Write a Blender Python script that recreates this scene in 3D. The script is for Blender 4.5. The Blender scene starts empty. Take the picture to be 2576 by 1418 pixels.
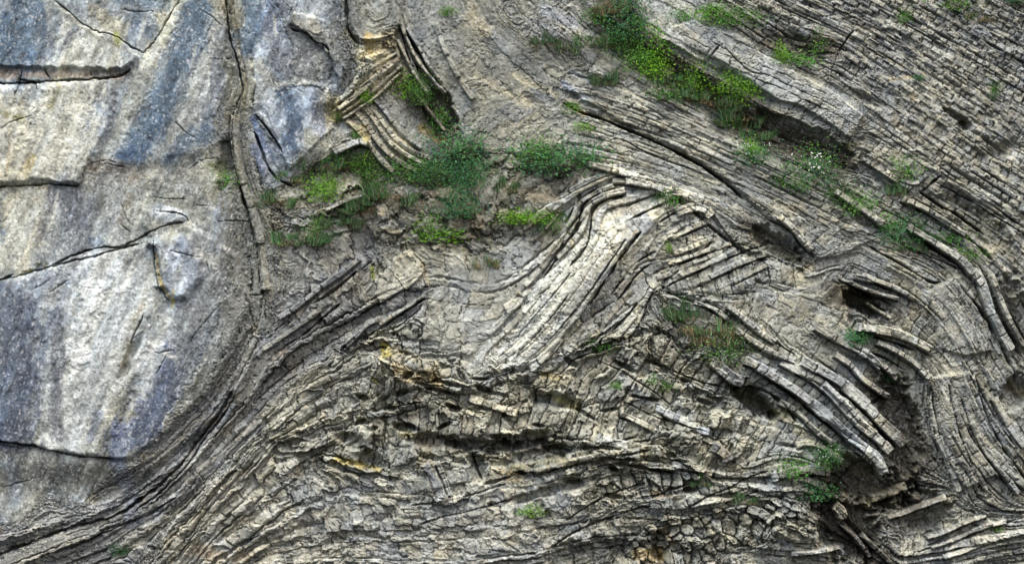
import bpy, math, random, time
import numpy as np
T0 = time.perf_counter()
R = math.radians
rng = np.random.RandomState(7)
random.seed(7)
SC = bpy.context.scene
COL = SC.collection

# ------------------------------------------------------------------ camera, sky, sun, exposure
U = 1 / 64.4                       # metres per plan unit; the cliff plan is 2576 x 1418 units = 40 x 22 m
CX, CY, ZC = 1288.0, 709.0, 24.0
DIST = 120.0
cam = bpy.data.cameras.new('camera')
camo = bpy.data.objects.new('camera', cam)
COL.objects.link(camo)
camo.location = (0, -DIST, ZC)
camo.rotation_euler = (R(90), 0, 0)
cam.sensor_width = 36
cam.lens = 36 * DIST / 40.0
cam.clip_start = 1
cam.clip_end = 3000
SC.camera = camo

SUN_EL, SUN_AZ = 56, -38           # sun from the upper left, in front of the face
world = bpy.data.worlds.new('World')
SC.world = world
world.use_nodes = True
wn = world.node_tree
wn.nodes.clear()
sky = wn.nodes.new('ShaderNodeTexSky')
sky.sky_type = 'NISHITA'
sky.sun_disc = False
sky.sun_elevation = R(SUN_EL)
sky.sun_rotation = R(180 + SUN_AZ)
sky.air_density = 1.0
sky.dust_density = 5.0
sky.ozone_density = 0.2
bgn = wn.nodes.new('ShaderNodeBackground')
bgn.inputs['Strength'].default_value = 0.12
wo = wn.nodes.new('ShaderNodeOutputWorld')
wn.links.new(sky.outputs[0], bgn.inputs[0])
wn.links.new(bgn.outputs[0], wo.inputs[0])
sl = bpy.data.lights.new('sun', 'SUN')
sl.energy = 2.0
sl.angle = R(34)
sl.color = (1.0, 0.985, 0.945)
so = bpy.data.objects.new('sun', sl)
COL.objects.link(so)
_d = np.array([-math.sin(R(-SUN_AZ)) * math.cos(R(SUN_EL)), -math.cos(R(SUN_AZ)) * math.cos(R(SUN_EL)), math.sin(R(SUN_EL))])
import mathutils
so.rotation_euler = mathutils.Vector(_d).to_track_quat('Z', 'Y').to_euler()
so.location = (-20, -40, 60)
SC.view_settings.view_transform = 'Standard'
SC.view_settings.look = 'None'
SC.view_settings.exposure = 0.88
SC.view_settings.gamma = 1.0

# ------------------------------------------------------------------ noise
_tab = [np.random.RandomState(100 + i).rand(256, 256).astype(np.float32) for i in range(12)]
def vn(x, y, k=0):
    t = _tab[k % 12]
    xi = np.floor(x); yi = np.floor(y)
    fx = (x - xi).astype(np.float32); fy = (y - yi).astype(np.float32)
    xi = xi.astype(np.int32) & 255; yi = yi.astype(np.int32) & 255
    x1 = (xi + 1) & 255; y1 = (yi + 1) & 255
    fx = fx * fx * (3 - 2 * fx); fy = fy * fy * (3 - 2 * fy)
    a = t[yi, xi]; b = t[yi, x1]; c = t[y1, xi]; d = t[y1, x1]
    return (a + (b - a) * fx) * (1 - fy) + (c + (d - c) * fx) * fy
def fb(x, y, k=0, o=4, g=0.5):
    s = 0; a = 1; n = 0
    for i in range(o):
        s = s + a * (vn(x * 2 ** i + 17.3 * i, y * 2 ** i + 9.1 * i, k + i) - 0.5)
        n += a; a *= g
    return s / n * 2
def rid(a, b=0, k=0):
    a = np.asarray(a).astype(np.int64); b = np.asarray(b).astype(np.int64)
    h = (a * 73856093 ^ b * 19349663 ^ (k * 83492791 + 1013)) & 0xffffffff
    h = (h ^ (h >> 13)) * 1274126177 & 0xffffffff
    h = (h ^ (h >> 16)) * 2246822519 & 0xffffffff
    return ((h ^ (h >> 15)) & 0xffffff).astype(np.float32) / 16777216.0
def ss(a, b, x):
    t = np.clip((x - a) / (b - a), 0, 1)
    return t * t * (3 - 2 * t)

# ------------------------------------------------------------------ rock structure, read as bedding strokes
# kind: T bed thickness, L block length, amp bed relief m, blk block relief m, gap joint depth m, rub 0/1, wob wobble of beds, lam fine lamination m, col albedo
K = {
 'M': dict(T=60, L=260, amp=.03, blk=0.008, gap=.0, rub=0, wob=.5, lam=0.01, col=(.330,.335,.330)),
 'N': dict(T=34, L=200, amp=.08, blk=.05, gap=.08, rub=0, wob=.6, lam=.03, col=(.250,.252,.250)),
 'S': dict(T=15, L=70, amp=0.17, blk=0.13, gap=.16, rub=0, wob=.9, lam=.05, col=(.270,.260,.245)),
 'Q': dict(T=12, L=260, amp=.07, blk=.02, gap=.10, rub=0, wob=.4, lam=.03, col=(.260,.250,.215)),
 'W': dict(T=16, L=110, amp=0.05, blk=0.03, gap=0.07, rub=0, wob=0.4, lam=0.025, col=(.262,.255,.225)),
 'Y': dict(T=14, L=60,  amp=.16, blk=.10, gap=.16, rub=0, wob=.7, lam=.04, col=(.420,.360,.235)),
 'T': dict(T=10.5, L=17, amp=0.045, blk=0.075, gap=0.19, rub=0, wob=0.1, lam=0.01, col=(.285,.272,.240)),
 'P': dict(T=12, L=22, amp=0.045, blk=0.055, gap=0.12, rub=0, wob=0.2, lam=.02, col=(.290,.278,.240)),
 'B': dict(T=50, L=110, amp=0.03, blk=0.02, gap=0.12, rub=0, wob=.4, lam=0.008, col=(.39,.385,.355)),
 'C': dict(T=15, L=55, amp=.20, blk=0.045, gap=.28, rub=0, wob=.25, lam=.02, col=(.440,.415,.355)),
 'V': dict(T=22, L=170, amp=0.06, blk=0.015, gap=.13, rub=0, wob=.25, lam=0.015, col=(.500,.475,.415)),
 'U': dict(T=12, L=44, amp=.075, blk=0.09, gap=.12, rub=0, wob=.5, lam=.03, col=(.335,.320,.280)),
 'D': dict(T=13, L=30, amp=.17, blk=.07, gap=.25, rub=0, wob=0.2, lam=.02, col=(.325,.315,.275)),
 'F': dict(T=11, L=60, amp=0.05, blk=.03, gap=0.12, rub=0, wob=0.25, lam=.02, col=(.330,.318,.280)),
 'L': dict(T=11, L=50, amp=0.14, blk=0.12, gap=0.16, rub=0, wob=1., lam=.04, col=(.355,.335,.285)),
 'R': dict(T=11.5, L=34, amp=0.24, blk=0.2, gap=0.3, rub=0, wob=1.15, lam=.04, col=(.345,.325,.265)),
 'X': dict(T=20, L=32, amp=.26, blk=.24, gap=.34, rub=1, wob=.8, lam=.02, col=(.315,.295,.240)),
 'E': dict(T=13, L=40, amp=.14, blk=0.11, gap=0.12, rub=1, wob=1.1, lam=.04, col=(.225,.210,.165)),
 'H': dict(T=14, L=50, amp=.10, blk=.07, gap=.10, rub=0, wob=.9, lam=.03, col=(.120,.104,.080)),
 'G': dict(T=13, L=24, amp=0.07, blk=0.05, gap=.20, rub=0, wob=0.18, lam=.02, col=(.270,.260,.232)),
 'J': dict(T=12, L=90, amp=.16, blk=.06, gap=.22, rub=0, wob=.45, lam=.03, col=(.330,.318,.285)),
}
# region: kind, points (drawn left to right / downwards)
S = [
 # massive wall
 ('wall','M',[(60,0),(20,150)]),('wall','M',[(200,60),(130,160)]),('wall','M',[(350,0),(310,90)]),('wall','M',[(470,30),(400,200),(340,320),(290,430)]),
 ('wall','M',[(560,60),(540,200),(480,330),(420,420)]),('wall','M',[(150,250),(60,440)]),('wall','M',[(20,260),(0,440)]),('wall','M',[(300,230),(230,400)]),
 ('wall','M',[(130,480),(80,640)]),('wall','M',[(300,480),(240,600)]),('wall','M',[(450,480),(420,560)]),('wall','M',[(560,470),(540,640)]),
 ('wall','M',[(200,680),(120,860),(60,1080)]),('wall','M',[(380,660),(330,860),(250,1100)]),('wall','M',[(500,660),(440,860),(370,1060),(330,1140)]),
 ('wall','N',[(590,700),(540,860),(470,1000)]),('wall','M',[(60,1160),(30,1300)]),('wall','M',[(220,1180),(180,1270)]),
 ('shear','N',[(620,500),(620,620),(600,760),(570,860)]),
 ('shear','S',[(0,1360),(150,1300),(290,1240),(380,1170),(470,1070),(540,960),(610,840)]),
 ('shear','S',[(0,1418),(160,1350),(300,1285),(400,1215),(500,1100),(590,985),(650,860)]),
 ('shear','S',[(100,1418),(260,1350),(380,1275),(470,1200),(560,1100),(650,990),(720,900)]),
 ('shear','S',[(620,1040),(690,950),(760,890),(860,850)]),
 ('shear','S',[(670,860),(760,790),(850,720),(935,650)]),
 ('shear','S',[(680,780),(740,720),(830,660),(920,610)]),
 ('shear','S',[(700,660),(770,630),(860,610),(910,600)]),
 ('shear','S',[(700,940),(800,870),(880,820),(960,770),(1060,730)]),
 ('shear','S',[(851,890),(937,806),(1067,752)]),
 ('shear','Q',[(592,285),(590,370),(602,440),(625,520),(650,600),(662,680),(668,750),(660,820)]),
 ('shear','Q',[(618,300),(612,380),(626,450),(655,530),(680,600),(690,680),(690,740)]),
 # upper centre
 ('upper','Q',[(560,0),(576,70),(598,150),(612,215),(600,260)]),
 ('upper','M',[(640,10),(650,100),(660,200)]),('upper','N',[(700,0),(720,80),(700,190)]),('upper','M',[(800,20),(780,60)]),
 ('upper','N',[(720,70),(770,85),(825,130),(850,190)]),('upper','N',[(760,200),(820,190),(860,230)]),
 ('upper','M',[(720,250),(700,330),(720,400)]),('upper','N',[(644,290),(681,327),(711,383),(724,420)]),('upper','N',[(630,330),(650,390),(690,450)]),
 ('upper','M',[(790,250),(790,350)]),
 ('upper','N',[(850,20),(858,90),(880,150),(870,230)]),
 ('upper','W',[(873,0),(878,60),(895,100),(925,112)]),
 ('upper','W',[(905,0),(912,45),(940,68),(975,50),(985,10)]),
 ('upper','W',[(1000,0),(1008,70),(1030,140),(1070,200),(1110,260),(1170,320)]),
 ('upper','W',[(1035,0),(1045,80),(1080,150),(1120,220),(1180,270),(1250,330)]),
 ('upper','W',[(1110,0),(1150,90),(1220,180),(1310,290),(1380,340)]),
 ('upper','W',[(1200,0),(1260,90),(1340,190),(1400,270)]),
 ('upper','W',[(1300,0),(1360,70),(1420,170)]),
 ('upper','Y',[(840,262),(880,240),(927,200),(977,150),(1005,125)]),
 ('upper','Y',[(850,290),(900,255),(950,215),(1000,180)]),
 ('upper','Y',[(905,140),(950,125),(985,95)]),
 ('upper','Y',[(925,250),(960,290),(990,340),(1040,385)]),
 ('upper','W',[(950,240),(990,280),(1030,340),(1080,385)]),
 ('upper','N',[(850,320),(900,320),(935,360),(985,420),(1040,440)]),
 ('upper','H',[(1040,220),(1080,280),(1130,330)]),
 ('upper','W',[(1200,330),(1290,360),(1400,400)]),
 # ledge
 ('ledge','E',[(690,500),(760,480),(850,440),(900,420)]),('ledge','E',[(700,560),(800,545),(900,500),(960,480)]),
 ('ledge','E',[(900,470),(1000,440),(1100,450)]),('ledge','E',[(1000,540),(1100,530),(1200,520),(1300,490)]),
 ('ledge','E',[(1100,420),(1200,400),(1300,420),(1400,440)]),('ledge','E',[(960,590),(1060,600),(1180,590),(1280,570)]),
 ('ledge','L',[(720,590),(820,590),(900,560),(960,545)]),
 ('ledge','E',[(1300,460),(1400,470)]),
 ('ledge','C',[(1340,590),(1390,540),(1430,500)]),
 # middle band
 ('band','N',[(1290,30),(1370,60),(1440,110)]),('band','F',[(1420,60),(1480,120),(1560,180)]),
 ('band','P',[(1430,190),(1560,230),(1700,320),(1850,410),(1990,500),(2120,600)]),
 ('band','P',[(1440,240),(1560,290),(1680,345),(1800,410),(1900,470),(2000,550),(2060,620)]),
 ('band','P',[(1600,240),(1740,320),(1900,400),(2050,490),(2180,580)]),
 ('band','F',[(1440,300),(1560,350),(1680,410),(1800,470),(1900,540),(1990,610)]),
 ('band','F',[(1420,360),(1500,390),(1600,430),(1690,460)]),
 ('band','F',[(1700,470),(1800,520),(1880,600),(1950,640)]),
 ('band','H',[(1860,560),(1930,590),(2020,660)]),
 ('band','F',[(2020,690),(2080,640),(2140,620)]),
 ('band','H',[(1880,330),(2000,370),(2120,430)]),
 ('band','H',[(1560,60),(1680,140),(1800,220),(1920,300)]),
 ('band','G',[(2000,440),(2100,500),(2200,590)]),
 # upper right
 ('slope','B',[(1640,60),(1760,130),(1880,190),(2000,255),(2130,330)]),
 ('slope','B',[(1740,40),(1860,110),(1990,180),(2120,260)]),
 ('slope','P',[(2020,270),(2150,340),(2260,430),(2340,490)]),
 ('slope','T',[(1800,20),(1950,110),(2120,200),(2260,290),(2420,390),(2576,480)]),
 ('slope','T',[(1980,20),(2150,100),(2300,190),(2440,290),(2576,370)]),
 ('slope','T',[(2200,0),(2350,80),(2480,150),(2576,200)]),
 ('slope','T',[(2400,0),(2576,90)]),
 ('slope','T',[(2100,340),(2250,440),(2400,540),(2500,610),(2576,690)]),
 ('slope','T',[(2150,480),(2280,560),(2400,620)]),
 ('slope','H',[(1930,110),(2000,130),(2080,120)]),
 # lower right
 ('bends','G',[(2180,560),(2282,580),(2379,640),(2440,690),(2490,790),(2549,880)]),
 ('bends','G',[(2300,520),(2400,590),(2500,690),(2576,830)]),
 ('bends','F',[(2179,620),(2265,665),(2345,712),(2400,790),(2430,880)]),
 ('bends','G',[(2145,692),(2230,730),(2300,765),(2345,830),(2370,890)]),
 ('bends','F',[(2300,740),(2360,800),(2400,900)]),
 ('bends','H',[(2120,740),(2180,760),(2240,800)]),
 ('bends','D',[(2165,822),(2252,838),(2312,868),(2345,890)]),
 ('bends','D',[(2199,867),(2265,893),(2332,946)]),
 ('bends','D',[(2042,823),(2119,873),(2179,903),(2209,940)]),
 ('bends','F',[(1935,730),(2010,770),(2090,830),(2160,870)]),
 ('bends','F',[(1932,790),(1999,840),(2082,890),(2160,940)]),
 ('bends','D',[(1830,790),(1900,850),(1999,900),(2090,950),(2165,1010),(2230,1070),(2275,1115)]),
 ('bends','D',[(1820,860),(1900,905),(1960,945),(2040,1000),(2105,1073),(2165,1120),(2220,1180)]),
 ('bends','D',[(1850,1040),(1930,1080),(2020,1120),(2090,1170)]),
 ('bends','H',[(2180,970),(2260,1040),(2300,1140)]),
 ('bends','H',[(2140,1200),(2220,1260),(2300,1250)]),
 ('bends','H',[(2060,1270),(2130,1330),(2220,1400)]),
 ('bends','G',[(2410,690),(2480,800),(2530,900),(2576,960)]),
 ('steep','F',[(2350,900),(2380,960),(2400,1020)]),
 ('steep','G',[(2325,973),(2342,1106),(2399,1180),(2425,1240)]),
 ('steep','G',[(2400,960),(2432,1113),(2480,1200),(2520,1260)]),
 ('steep','G',[(2452,946),(2482,1046),(2532,1146),(2576,1206)]),
 ('steep','G',[(2520,930),(2576,1030)]),
 ('steep','J',[(2332,1366),(2400,1325),(2470,1295),(2530,1290)]),
 ('steep','J',[(2300,1400),(2400,1375),(2500,1335),(2576,1315)]),
 ('steep','J',[(2220,1320),(2300,1285),(2379,1256)]),
 # chevron fold
 ('fold','V',[(1308,926),(1365,890),(1421,843),(1495,733),(1575,616),(1618,575),(1640,560)]),
 ('fold','V',[(1260,930),(1320,860),(1400,770),(1470,680),(1540,600),(1600,550),(1690,500)]),
 ('fold','V',[(1240,880),(1290,800),(1350,730),(1431,660),(1475,610),(1491,540),(1521,503),(1580,487),(1650,465)]),
 ('fold','C',[(1300,740),(1365,680),(1431,600),(1456,550),(1470,510),(1520,475),(1580,455)]),
 ('fold','C',[(1320,690),(1360,640),(1421,556),(1448,510),(1500,465),(1545,440)]),
 ('fold','C',[(1475,410),(1540,425),(1610,445),(1660,475)]),
 ('fold','C',[(1690,480),(1730,490),(1770,510)]),
 ('fold','C',[(1400,900),(1470,790),(1535,743),(1588,665),(1625,635),(1688,606),(1781,563)]),
 ('fold','D',[(1651,563),(1720,535),(1771,512)]),
 ('fold','C',[(1530,830),(1598,773),(1640,716),(1680,680)]),
 ('fold','D',[(1640,660),(1688,650),(1755,620),(1848,580)]),
 ('fold','D',[(1675,723),(1745,690),(1855,640),(1932,615)]),
 ('fold','D',[(1745,724),(1855,676),(1932,648)]),
 ('fold','D',[(1821,730),(1921,690),(2000,670)]),
 ('fold','F',[(1060,700),(1140,695),(1231,705),(1290,670),(1330,620)]),
 ('fold','F',[(1070,760),(1140,780),(1220,790),(1300,765)]),
 ('fold','F',[(1080,840),(1160,850),(1230,840)]),
 ('fold','F',[(1200,930),(1225,870),(1280,820)]),
 ('fold','L',[(945,745),(1000,700),(1050,655)]),
 ('fold','L',[(960,680),(1000,640),(1060,615)]),
 ('fold','D',[(1740,740),(1830,790),(1920,830)]),
 ('fold','L',[(1650,740),(1680,800),(1720,850)]),
 # rubble base
 ('base','R',[(850,890),(940,840),(1040,830)]),
 ('base','L',[(700,1060),(790,970),(880,920),(940,900)]),
 ('base','L',[(760,1030),(840,980),(920,985)]),
 ('base','R',[(944,1036),(1010,1018),(1060,1013)]),('base','R',[(980,900),(1060,930),(1150,950)]),
 ('base','R',[(700,1110),(800,1130),(880,1150),(960,1175)]),
 ('base','R',[(980,1100),(1080,1120),(1200,1120),(1350,1110),(1430,1105)]),
 ('base','R',[(1130,990),(1260,1030),(1400,1060),(1480,1090)]),('base','R',[(1240,930),(1370,960),(1500,990)]),
 ('base','R',[(1500,930),(1571,1005),(1680,1060),(1788,1086),(1838,1153)]),
 ('base','R',[(1521,976),(1600,1050),(1671,1083),(1748,1163)]),
 ('base','R',[(1560,880),(1640,960),(1740,1010),(1830,1050)]),
 ('base','R',[(1480,870),(1540,860),(1640,830)]),
 ('base','X',[(1640,830),(1700,900),(1800,960)]),
 ('base','R',[(1345,1190),(1501,1152),(1620,1140)]),
 ('base','U',[(870,1240),(1000,1250),(1080,1225),(1180,1190)]),
 ('base','U',[(900,1290),(1050,1275),(1160,1240),(1280,1210),(1400,1180)]),
 ('base','U',[(900,1340),(1050,1340),(1200,1310),(1350,1270),(1480,1220)]),
 ('base','U',[(850,1400),(1000,1400),(1150,1390),(1300,1350),(1400,1300),(1500,1260)]),
 ('base','J',[(1250,1418),(1350,1395),(1450,1345),(1560,1320),(1640,1310)]),
 ('base','R',[(1450,1190),(1560,1170),(1680,1160)]),
 ('base','X',[(1490,1250),(1600,1200),(1720,1200)]),
 ('base','D',[(1721,1279),(1800,1240),(1838,1226),(1932,1186)]),
 ('base','D',[(1932,1215),(2015,1180),(2100,1180)]),
 ('base','X',[(1640,1330),(1750,1310),(1860,1290)]),
 ('base','X',[(1640,1400),(1760,1370),(1900,1350)]),
 ('base','X',[(1880,1260),(1970,1270),(2070,1340)]),
 ('base','J',[(1850,1400),(1980,1385),(2100,1380)]),
 ('base','L',[(450,1400),(540,1280),(620,1190),(700,1110)]),
 ('base','L',[(560,1400),(660,1330),(760,1260),(820,1230)]),
 ('base','L',[(700,1400),(780,1380),(860,1370)]),
 ('base','L',[(640,1240),(700,1190),(780,1130)]),
]
REG = ['wall','shear','upper','ledge','band','slope','bends','steep','fold','base']
# faults: lines where the bedding breaks off
FAULTS = [
 [(566,-80),(566,0),(576,80),(605,180),(612,230),(588,290),(583,380),(598,450),(618,530),(640,600),(655,680),(660,760),(640,840),(600,930),(540,1010),(470,1110),(380,1200),(280,1270),(160,1330),(0,1395),(-80,1420)],
 [(690,730),(690,620),(680,560),(660,500)],
 [(866,-60),(870,60),(890,105),(940,110),(1005,120),(1040,200),(1100,330)],
 [(1430,-60),(1560,80),(1700,170),(1850,270),(1960,340),(2140,430)],
 [(1415,260),(1578,327),(1748,407),(1835,467),(1932,550),(2022,623),(2052,655)],
 [(1480,400),(1600,425),(1690,470),(1790,530),(1820,590),(1880,640),(1990,665)],
 [(1645,735),(1760,745),(1900,830)],
 [(2320,900),(2325,980),(2335,1110),(2400,1250),(2470,1290)],
 [(1240,925),(1380,905),(1500,860),(1620,760),(1660,720)],
]

# ------------------------------------------------------------------ plan grid
STEP = 1.9
X0, X1, Y0, Y1 = -110.0, 2686.0, -70.0, 1488.0
nx = int((X1 - X0) / STEP) + 1
ny = int((Y1 - Y0) / STEP) + 1
gx = (X0 + STEP * np.arange(nx)).astype(np.float32)
gy = (Y0 + STEP * np.arange(ny)).astype(np.float32)
GX, GY = np.meshgrid(gx, gy)

CS = 8.0                             # coarse cell
cnx = int((X1 - X0) / CS) + 2
cny = int((Y1 - Y0) / CS) + 2
cx = X0 + CS * np.arange(cnx); cy = Y0 + CS * np.arange(cny)
CXX, CYY = np.meshgrid(cx, cy)

def resample(pts, d):
    p = np.array(pts, float); out = []
    for a, b in zip(p[:-1], p[1:]):
        n = max(1, int(np.hypot(*(b - a)) / d))
        for i in range(n):
            out.append(a + (b - a) * i / n)
    out.append(p[-1])
    return np.array(out)
def smooth(pts, it=2):
    p = np.array(pts, float)
    for _ in range(it):
        q = [p[0]]
        for a, b in zip(p[:-1], p[1:]):
            q.append(a * .75 + b * .25); q.append(a * .25 + b * .75)
        q.append(p[-1]); p = np.array(q)
    return p

names = list(K)
acc_t = np.zeros((2, cny, cnx)); acc_w = np.zeros((cny, cnx))
acc_k = {k: np.zeros((cny, cnx)) for k in names}
acc_r = np.zeros((len(REG), cny, cnx))
for reg, kind, pts in S:
    p = resample(smooth(pts, 2), 14)
    t = np.gradient(p, axis=0)
    t /= np.maximum(1e-6, np.hypot(t[:, 0], t[:, 1]))[:, None]
    best = np.full((cny, cnx), 1e18); bt = np.zeros((2, cny, cnx))
    for (px, py), tt in zip(p, t):
        d2 = (CXX - px) ** 2 + (CYY - py) ** 2
        m = d2 < best
        best = np.where(m, d2, best)
        bt[0] = np.where(m, tt[0], bt[0]); bt[1] = np.where(m, tt[1], bt[1])
    w = 1.0 / (np.sqrt(best) + 6) ** 4
    acc_t += w * bt; acc_w += w
    acc_k[kind] += w
    acc_r[REG.index(reg)] += w ** 1.3
ln = np.maximum(1e-12, np.hypot(acc_t[0], acc_t[1]))
TX, TY = acc_t[0] / ln, acc_t[1] / ln
coh = ln / acc_w
print('strokes', time.perf_counter() - T0)

# --- solve for the bedding coordinate s (levels run along beds) and along-bed coordinate a
def blend(prop):
    return sum(acc_k[k] * K[k][prop] for k in names) / acc_w
Tf = blend('T'); Lf = blend('L')
cut = np.ones((cny, cnx))
for f in FAULTS:
    p = resample(smooth(f, 1), 4)
    ix = np.clip(((p[:, 0] - X0) / CS).astype(int), 0, cnx - 2)
    iy = np.clip(((p[:, 1] - Y0) / CS).astype(int), 0, cny - 2)
    cut[iy, ix] = 0.002; cut[iy, np.minimum(ix + 1, cnx - 1)] = 0.002
def solve(tx, ty, g, wt, wn_, iters):
    NX, NY = -ty, tx
    c = cut[:-1, :-1]
    n0, n1, t0, t1 = [q[:-1, :-1] for q in (NX, NY, tx, ty)]
    axx = c * (wn_ * n0 * n0 + wt * t0 * t0); axy = c * (wn_ * n0 * n1 + wt * t0 * t1); ayy = c * (wn_ * n1 * n1 + wt * t1 * t1)
    bx = c * wn_ * g[:-1, :-1] * n0; by = c * wn_ * g[:-1, :-1] * n1
    def grad(s):
        a = s[:-1, :-1]
        # averaged differences of the cell
        dx = .5 * ((s[:-1, 1:] - a) + (s[1:, 1:] - s[1:, :-1]))
        dy = .5 * ((s[1:, :-1] - a) + (s[1:, 1:] - s[:-1, 1:]))
        return dx, dy
    def gradT(fx, fy):
        o = np.zeros((cny, cnx))
        o[:-1, 1:] += .5 * fx; o[:-1, :-1] -= .5 * fx; o[1:, 1:] += .5 * fx; o[1:, :-1] -= .5 * fx
        o[1:, :-1] += .5 * fy; o[:-1, :-1] -= .5 * fy; o[1:, 1:] += .5 * fy; o[:-1, 1:] -= .5 * fy
        return o
    def lap(s):       # tiny isotropic term against the checkerboard mode
        o = np.zeros_like(s)
        d = (s[:, 1:] - s[:, :-1]) * 0.004; o[:, 1:] += d; o[:, :-1] -= d
        d = (s[1:] - s[:-1]) * 0.004; o[1:] += d; o[:-1] -= d
        return o
    def A(s):
        dx, dy = grad(s)
        return gradT(axx * dx + axy * dy, axy * dx + ayy * dy) + lap(s) * (.1 + .9 * c.mean())
    b = gradT(bx, by)
    x = np.zeros((cny, cnx)); r = b - A(x)
    dg = np.zeros_like(x); e = .5 * (axx + ayy)
    dg[:-1, :-1] += e; dg[:-1, 1:] += e; dg[1:, :-1] += e; dg[1:, 1:] += e; dg += 0.01
    z = r / dg; p = z.copy(); rz = (r * z).sum()
    for _ in range(iters):
        Ap = A(p); al = rz / max(1e-30, (p * Ap).sum())
        x += al * p; r -= al * Ap
        z = r / dg; rz2 = (r * z).sum(); p = z + (rz2 / rz) * p; rz = rz2
    return x
s_c = solve(TX, TY, CS / Tf, 14.0, 1.0, 1400)
a_c = solve(-TY, TX, -CS / Lf * 1.0, 2.0, 1.0, 700)
print('solve', time.perf_counter() - T0)

def up(f, xs=None, ys=None):
    xs = GX if xs is None else xs; ys = GY if ys is None else ys
    u = np.clip((xs - X0) / CS, 0, cnx - 1.001); v = np.clip((ys - Y0) / CS, 0, cny - 1.001)
    i = u.astype(np.int32); j = v.astype(np.int32); fu = (u - i).astype(np.float32); fv = (v - j).astype(np.float32)
    f = f.astype(np.float32)
    return (f[j, i] * (1 - fu) + f[j, i + 1] * fu) * (1 - fv) + (f[j + 1, i] * (1 - fu) + f[j + 1, i + 1] * fu) * fv

n1 = fb(GX / 90, GY / 90, 1, 4); n2 = fb(GX / 30, GY / 30, 4, 3); n3 = fb(GX / 9, GY / 9, 7, 3)
wx = GX + 7 * n2 + 9 * n1; wy = GY + 7 * fb(GX / 30 + 50, GY / 30, 5, 3) + 9 * fb(GX / 90 + 33, GY / 90, 2, 3)
s = up(s_c); a = up(a_c)
P = {q: up(blend(q), wx, wy) for q in ('T', 'L', 'amp', 'blk', 'gap', 'rub', 'wob', 'lam')}
BASE = np.stack([up(sum(acc_k[k] * K[k]['col'][i] for k in names) / acc_w, wx, wy) for i in range(3)], -1)
reg = np.argmax(np.stack([up(acc_r[i] / acc_r.sum(0), wx, wy) for i in range(len(REG))]), 0)
s = s + P['wob'] * (0.5 * n1 * 14 / P['T'] + 0.42 * n2 + 0.22 * n3)
a = a + 0.15 * n2 + 0.06 * n3
s = s + 0.28 * np.sin(s * 1.7 + 3 * vn(s * .23, s * 0 + 3, 2))
print('fields', time.perf_counter() - T0)

# ------------------------------------------------------------------ bed / block cells
k1 = np.floor(s)
fr = s - k1
ebed = np.minimum(fr, 1 - fr) * P['T']                       # plan distance to the bed boundary
kb = k1 + (fr > .5)                                           # boundary index
gs = np.hypot(*np.gradient(s_c)) / CS * Tf
cohq = ss(.30, .75, up(gs)) * ss(.25, .7, up(coh))
patch = ss(.30, .62, vn(GX / 75 + 3, GY / 75, 7) + .25 * n2)
fade = np.where(P['amp'] < .11, .25 + .75 * patch, 1)
strb = rid(kb, 0, 3) ** 1.4 * (0.15 + 1.7 * ss(.25, .8, vn(a * P['L'] / 36 + kb * 3.7, kb * .37, 6))) * fade * (.3 + .7 * cohq)
jl = a * (0.7 + 0.7 * rid(k1, 0, 5)) * 1.0 + rid(k1, 0, 6) * 9
wj = jl + 0.30 * (rid(np.floor(jl), k1, 8) - .5) * 0 + 0.05 * n3
j1 = np.floor(wj); fj = wj - j1
ejoin = np.minimum(fj, 1 - fj) * P['L']
jb = j1 + (fj > .5)
strj = rid(jb, k1, 9) ** 1.1 * fade
brick_id = (k1.astype(np.int64) & 0xffff) * 65536 + (j1.astype(np.int64) & 0xffff)
# voronoi cells for broken rock, stretched along the beds
vs, va = s * 1.0 + .09 * n3, a * 1.0 + .05 * n3
ci, cj = np.floor(va), np.floor(vs)
F1 = np.full(s.shape, 9.0, np.float32); F2 = F1.copy(); vox = F1 * 0; voy = F1 * 0; vid = np.zeros(s.shape, np.int64)
for dj in (-1, 0, 1):
    for di in (-1, 0, 1):
        qi, qj = ci + di, cj + dj
        dx = qi + .15 + .7 * rid(qi, qj, 11) - va; dy = qj + .15 + .7 * rid(qi, qj, 12) - vs
        d = np.sqrt(dx * dx + dy * dy)
        m = d < F1
        F2 = np.where(m, F1, np.minimum(F2, d)); F1 = np.where(m, d, F1)
        vox = np.where(m, dx, vox); voy = np.where(m, dy, voy)
        vid = np.where(m, (qj.astype(np.int64) & 0xffff) * 65536 + (qi.astype(np.int64) & 0xffff), vid)
evor = (F2 - F1) * .5 * np.minimum(P['T'], P['L'])
isr = P['rub'] > .5
cell = np.where(isr, vid + (1 << 34), brick_id)
e1 = np.where(isr, evor, ebed); e2 = np.where(isr, 99, ejoin)
print('cells', time.perf_counter() - T0)

# ------------------------------------------------------------------ relief (metres towards the viewer)
rc = rid(cell, 0, 21); rk = rid(k1, 0, 22)
P['amp'] = P['amp'] * (.25 + .75 * cohq); P['lam'] = P['lam'] * (.4 + .6 * cohq)
h = P['amp'] * (rk - .5) * 2 * np.where(isr, .35, 1) + P['blk'] * (rc - .5) * 2
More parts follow.
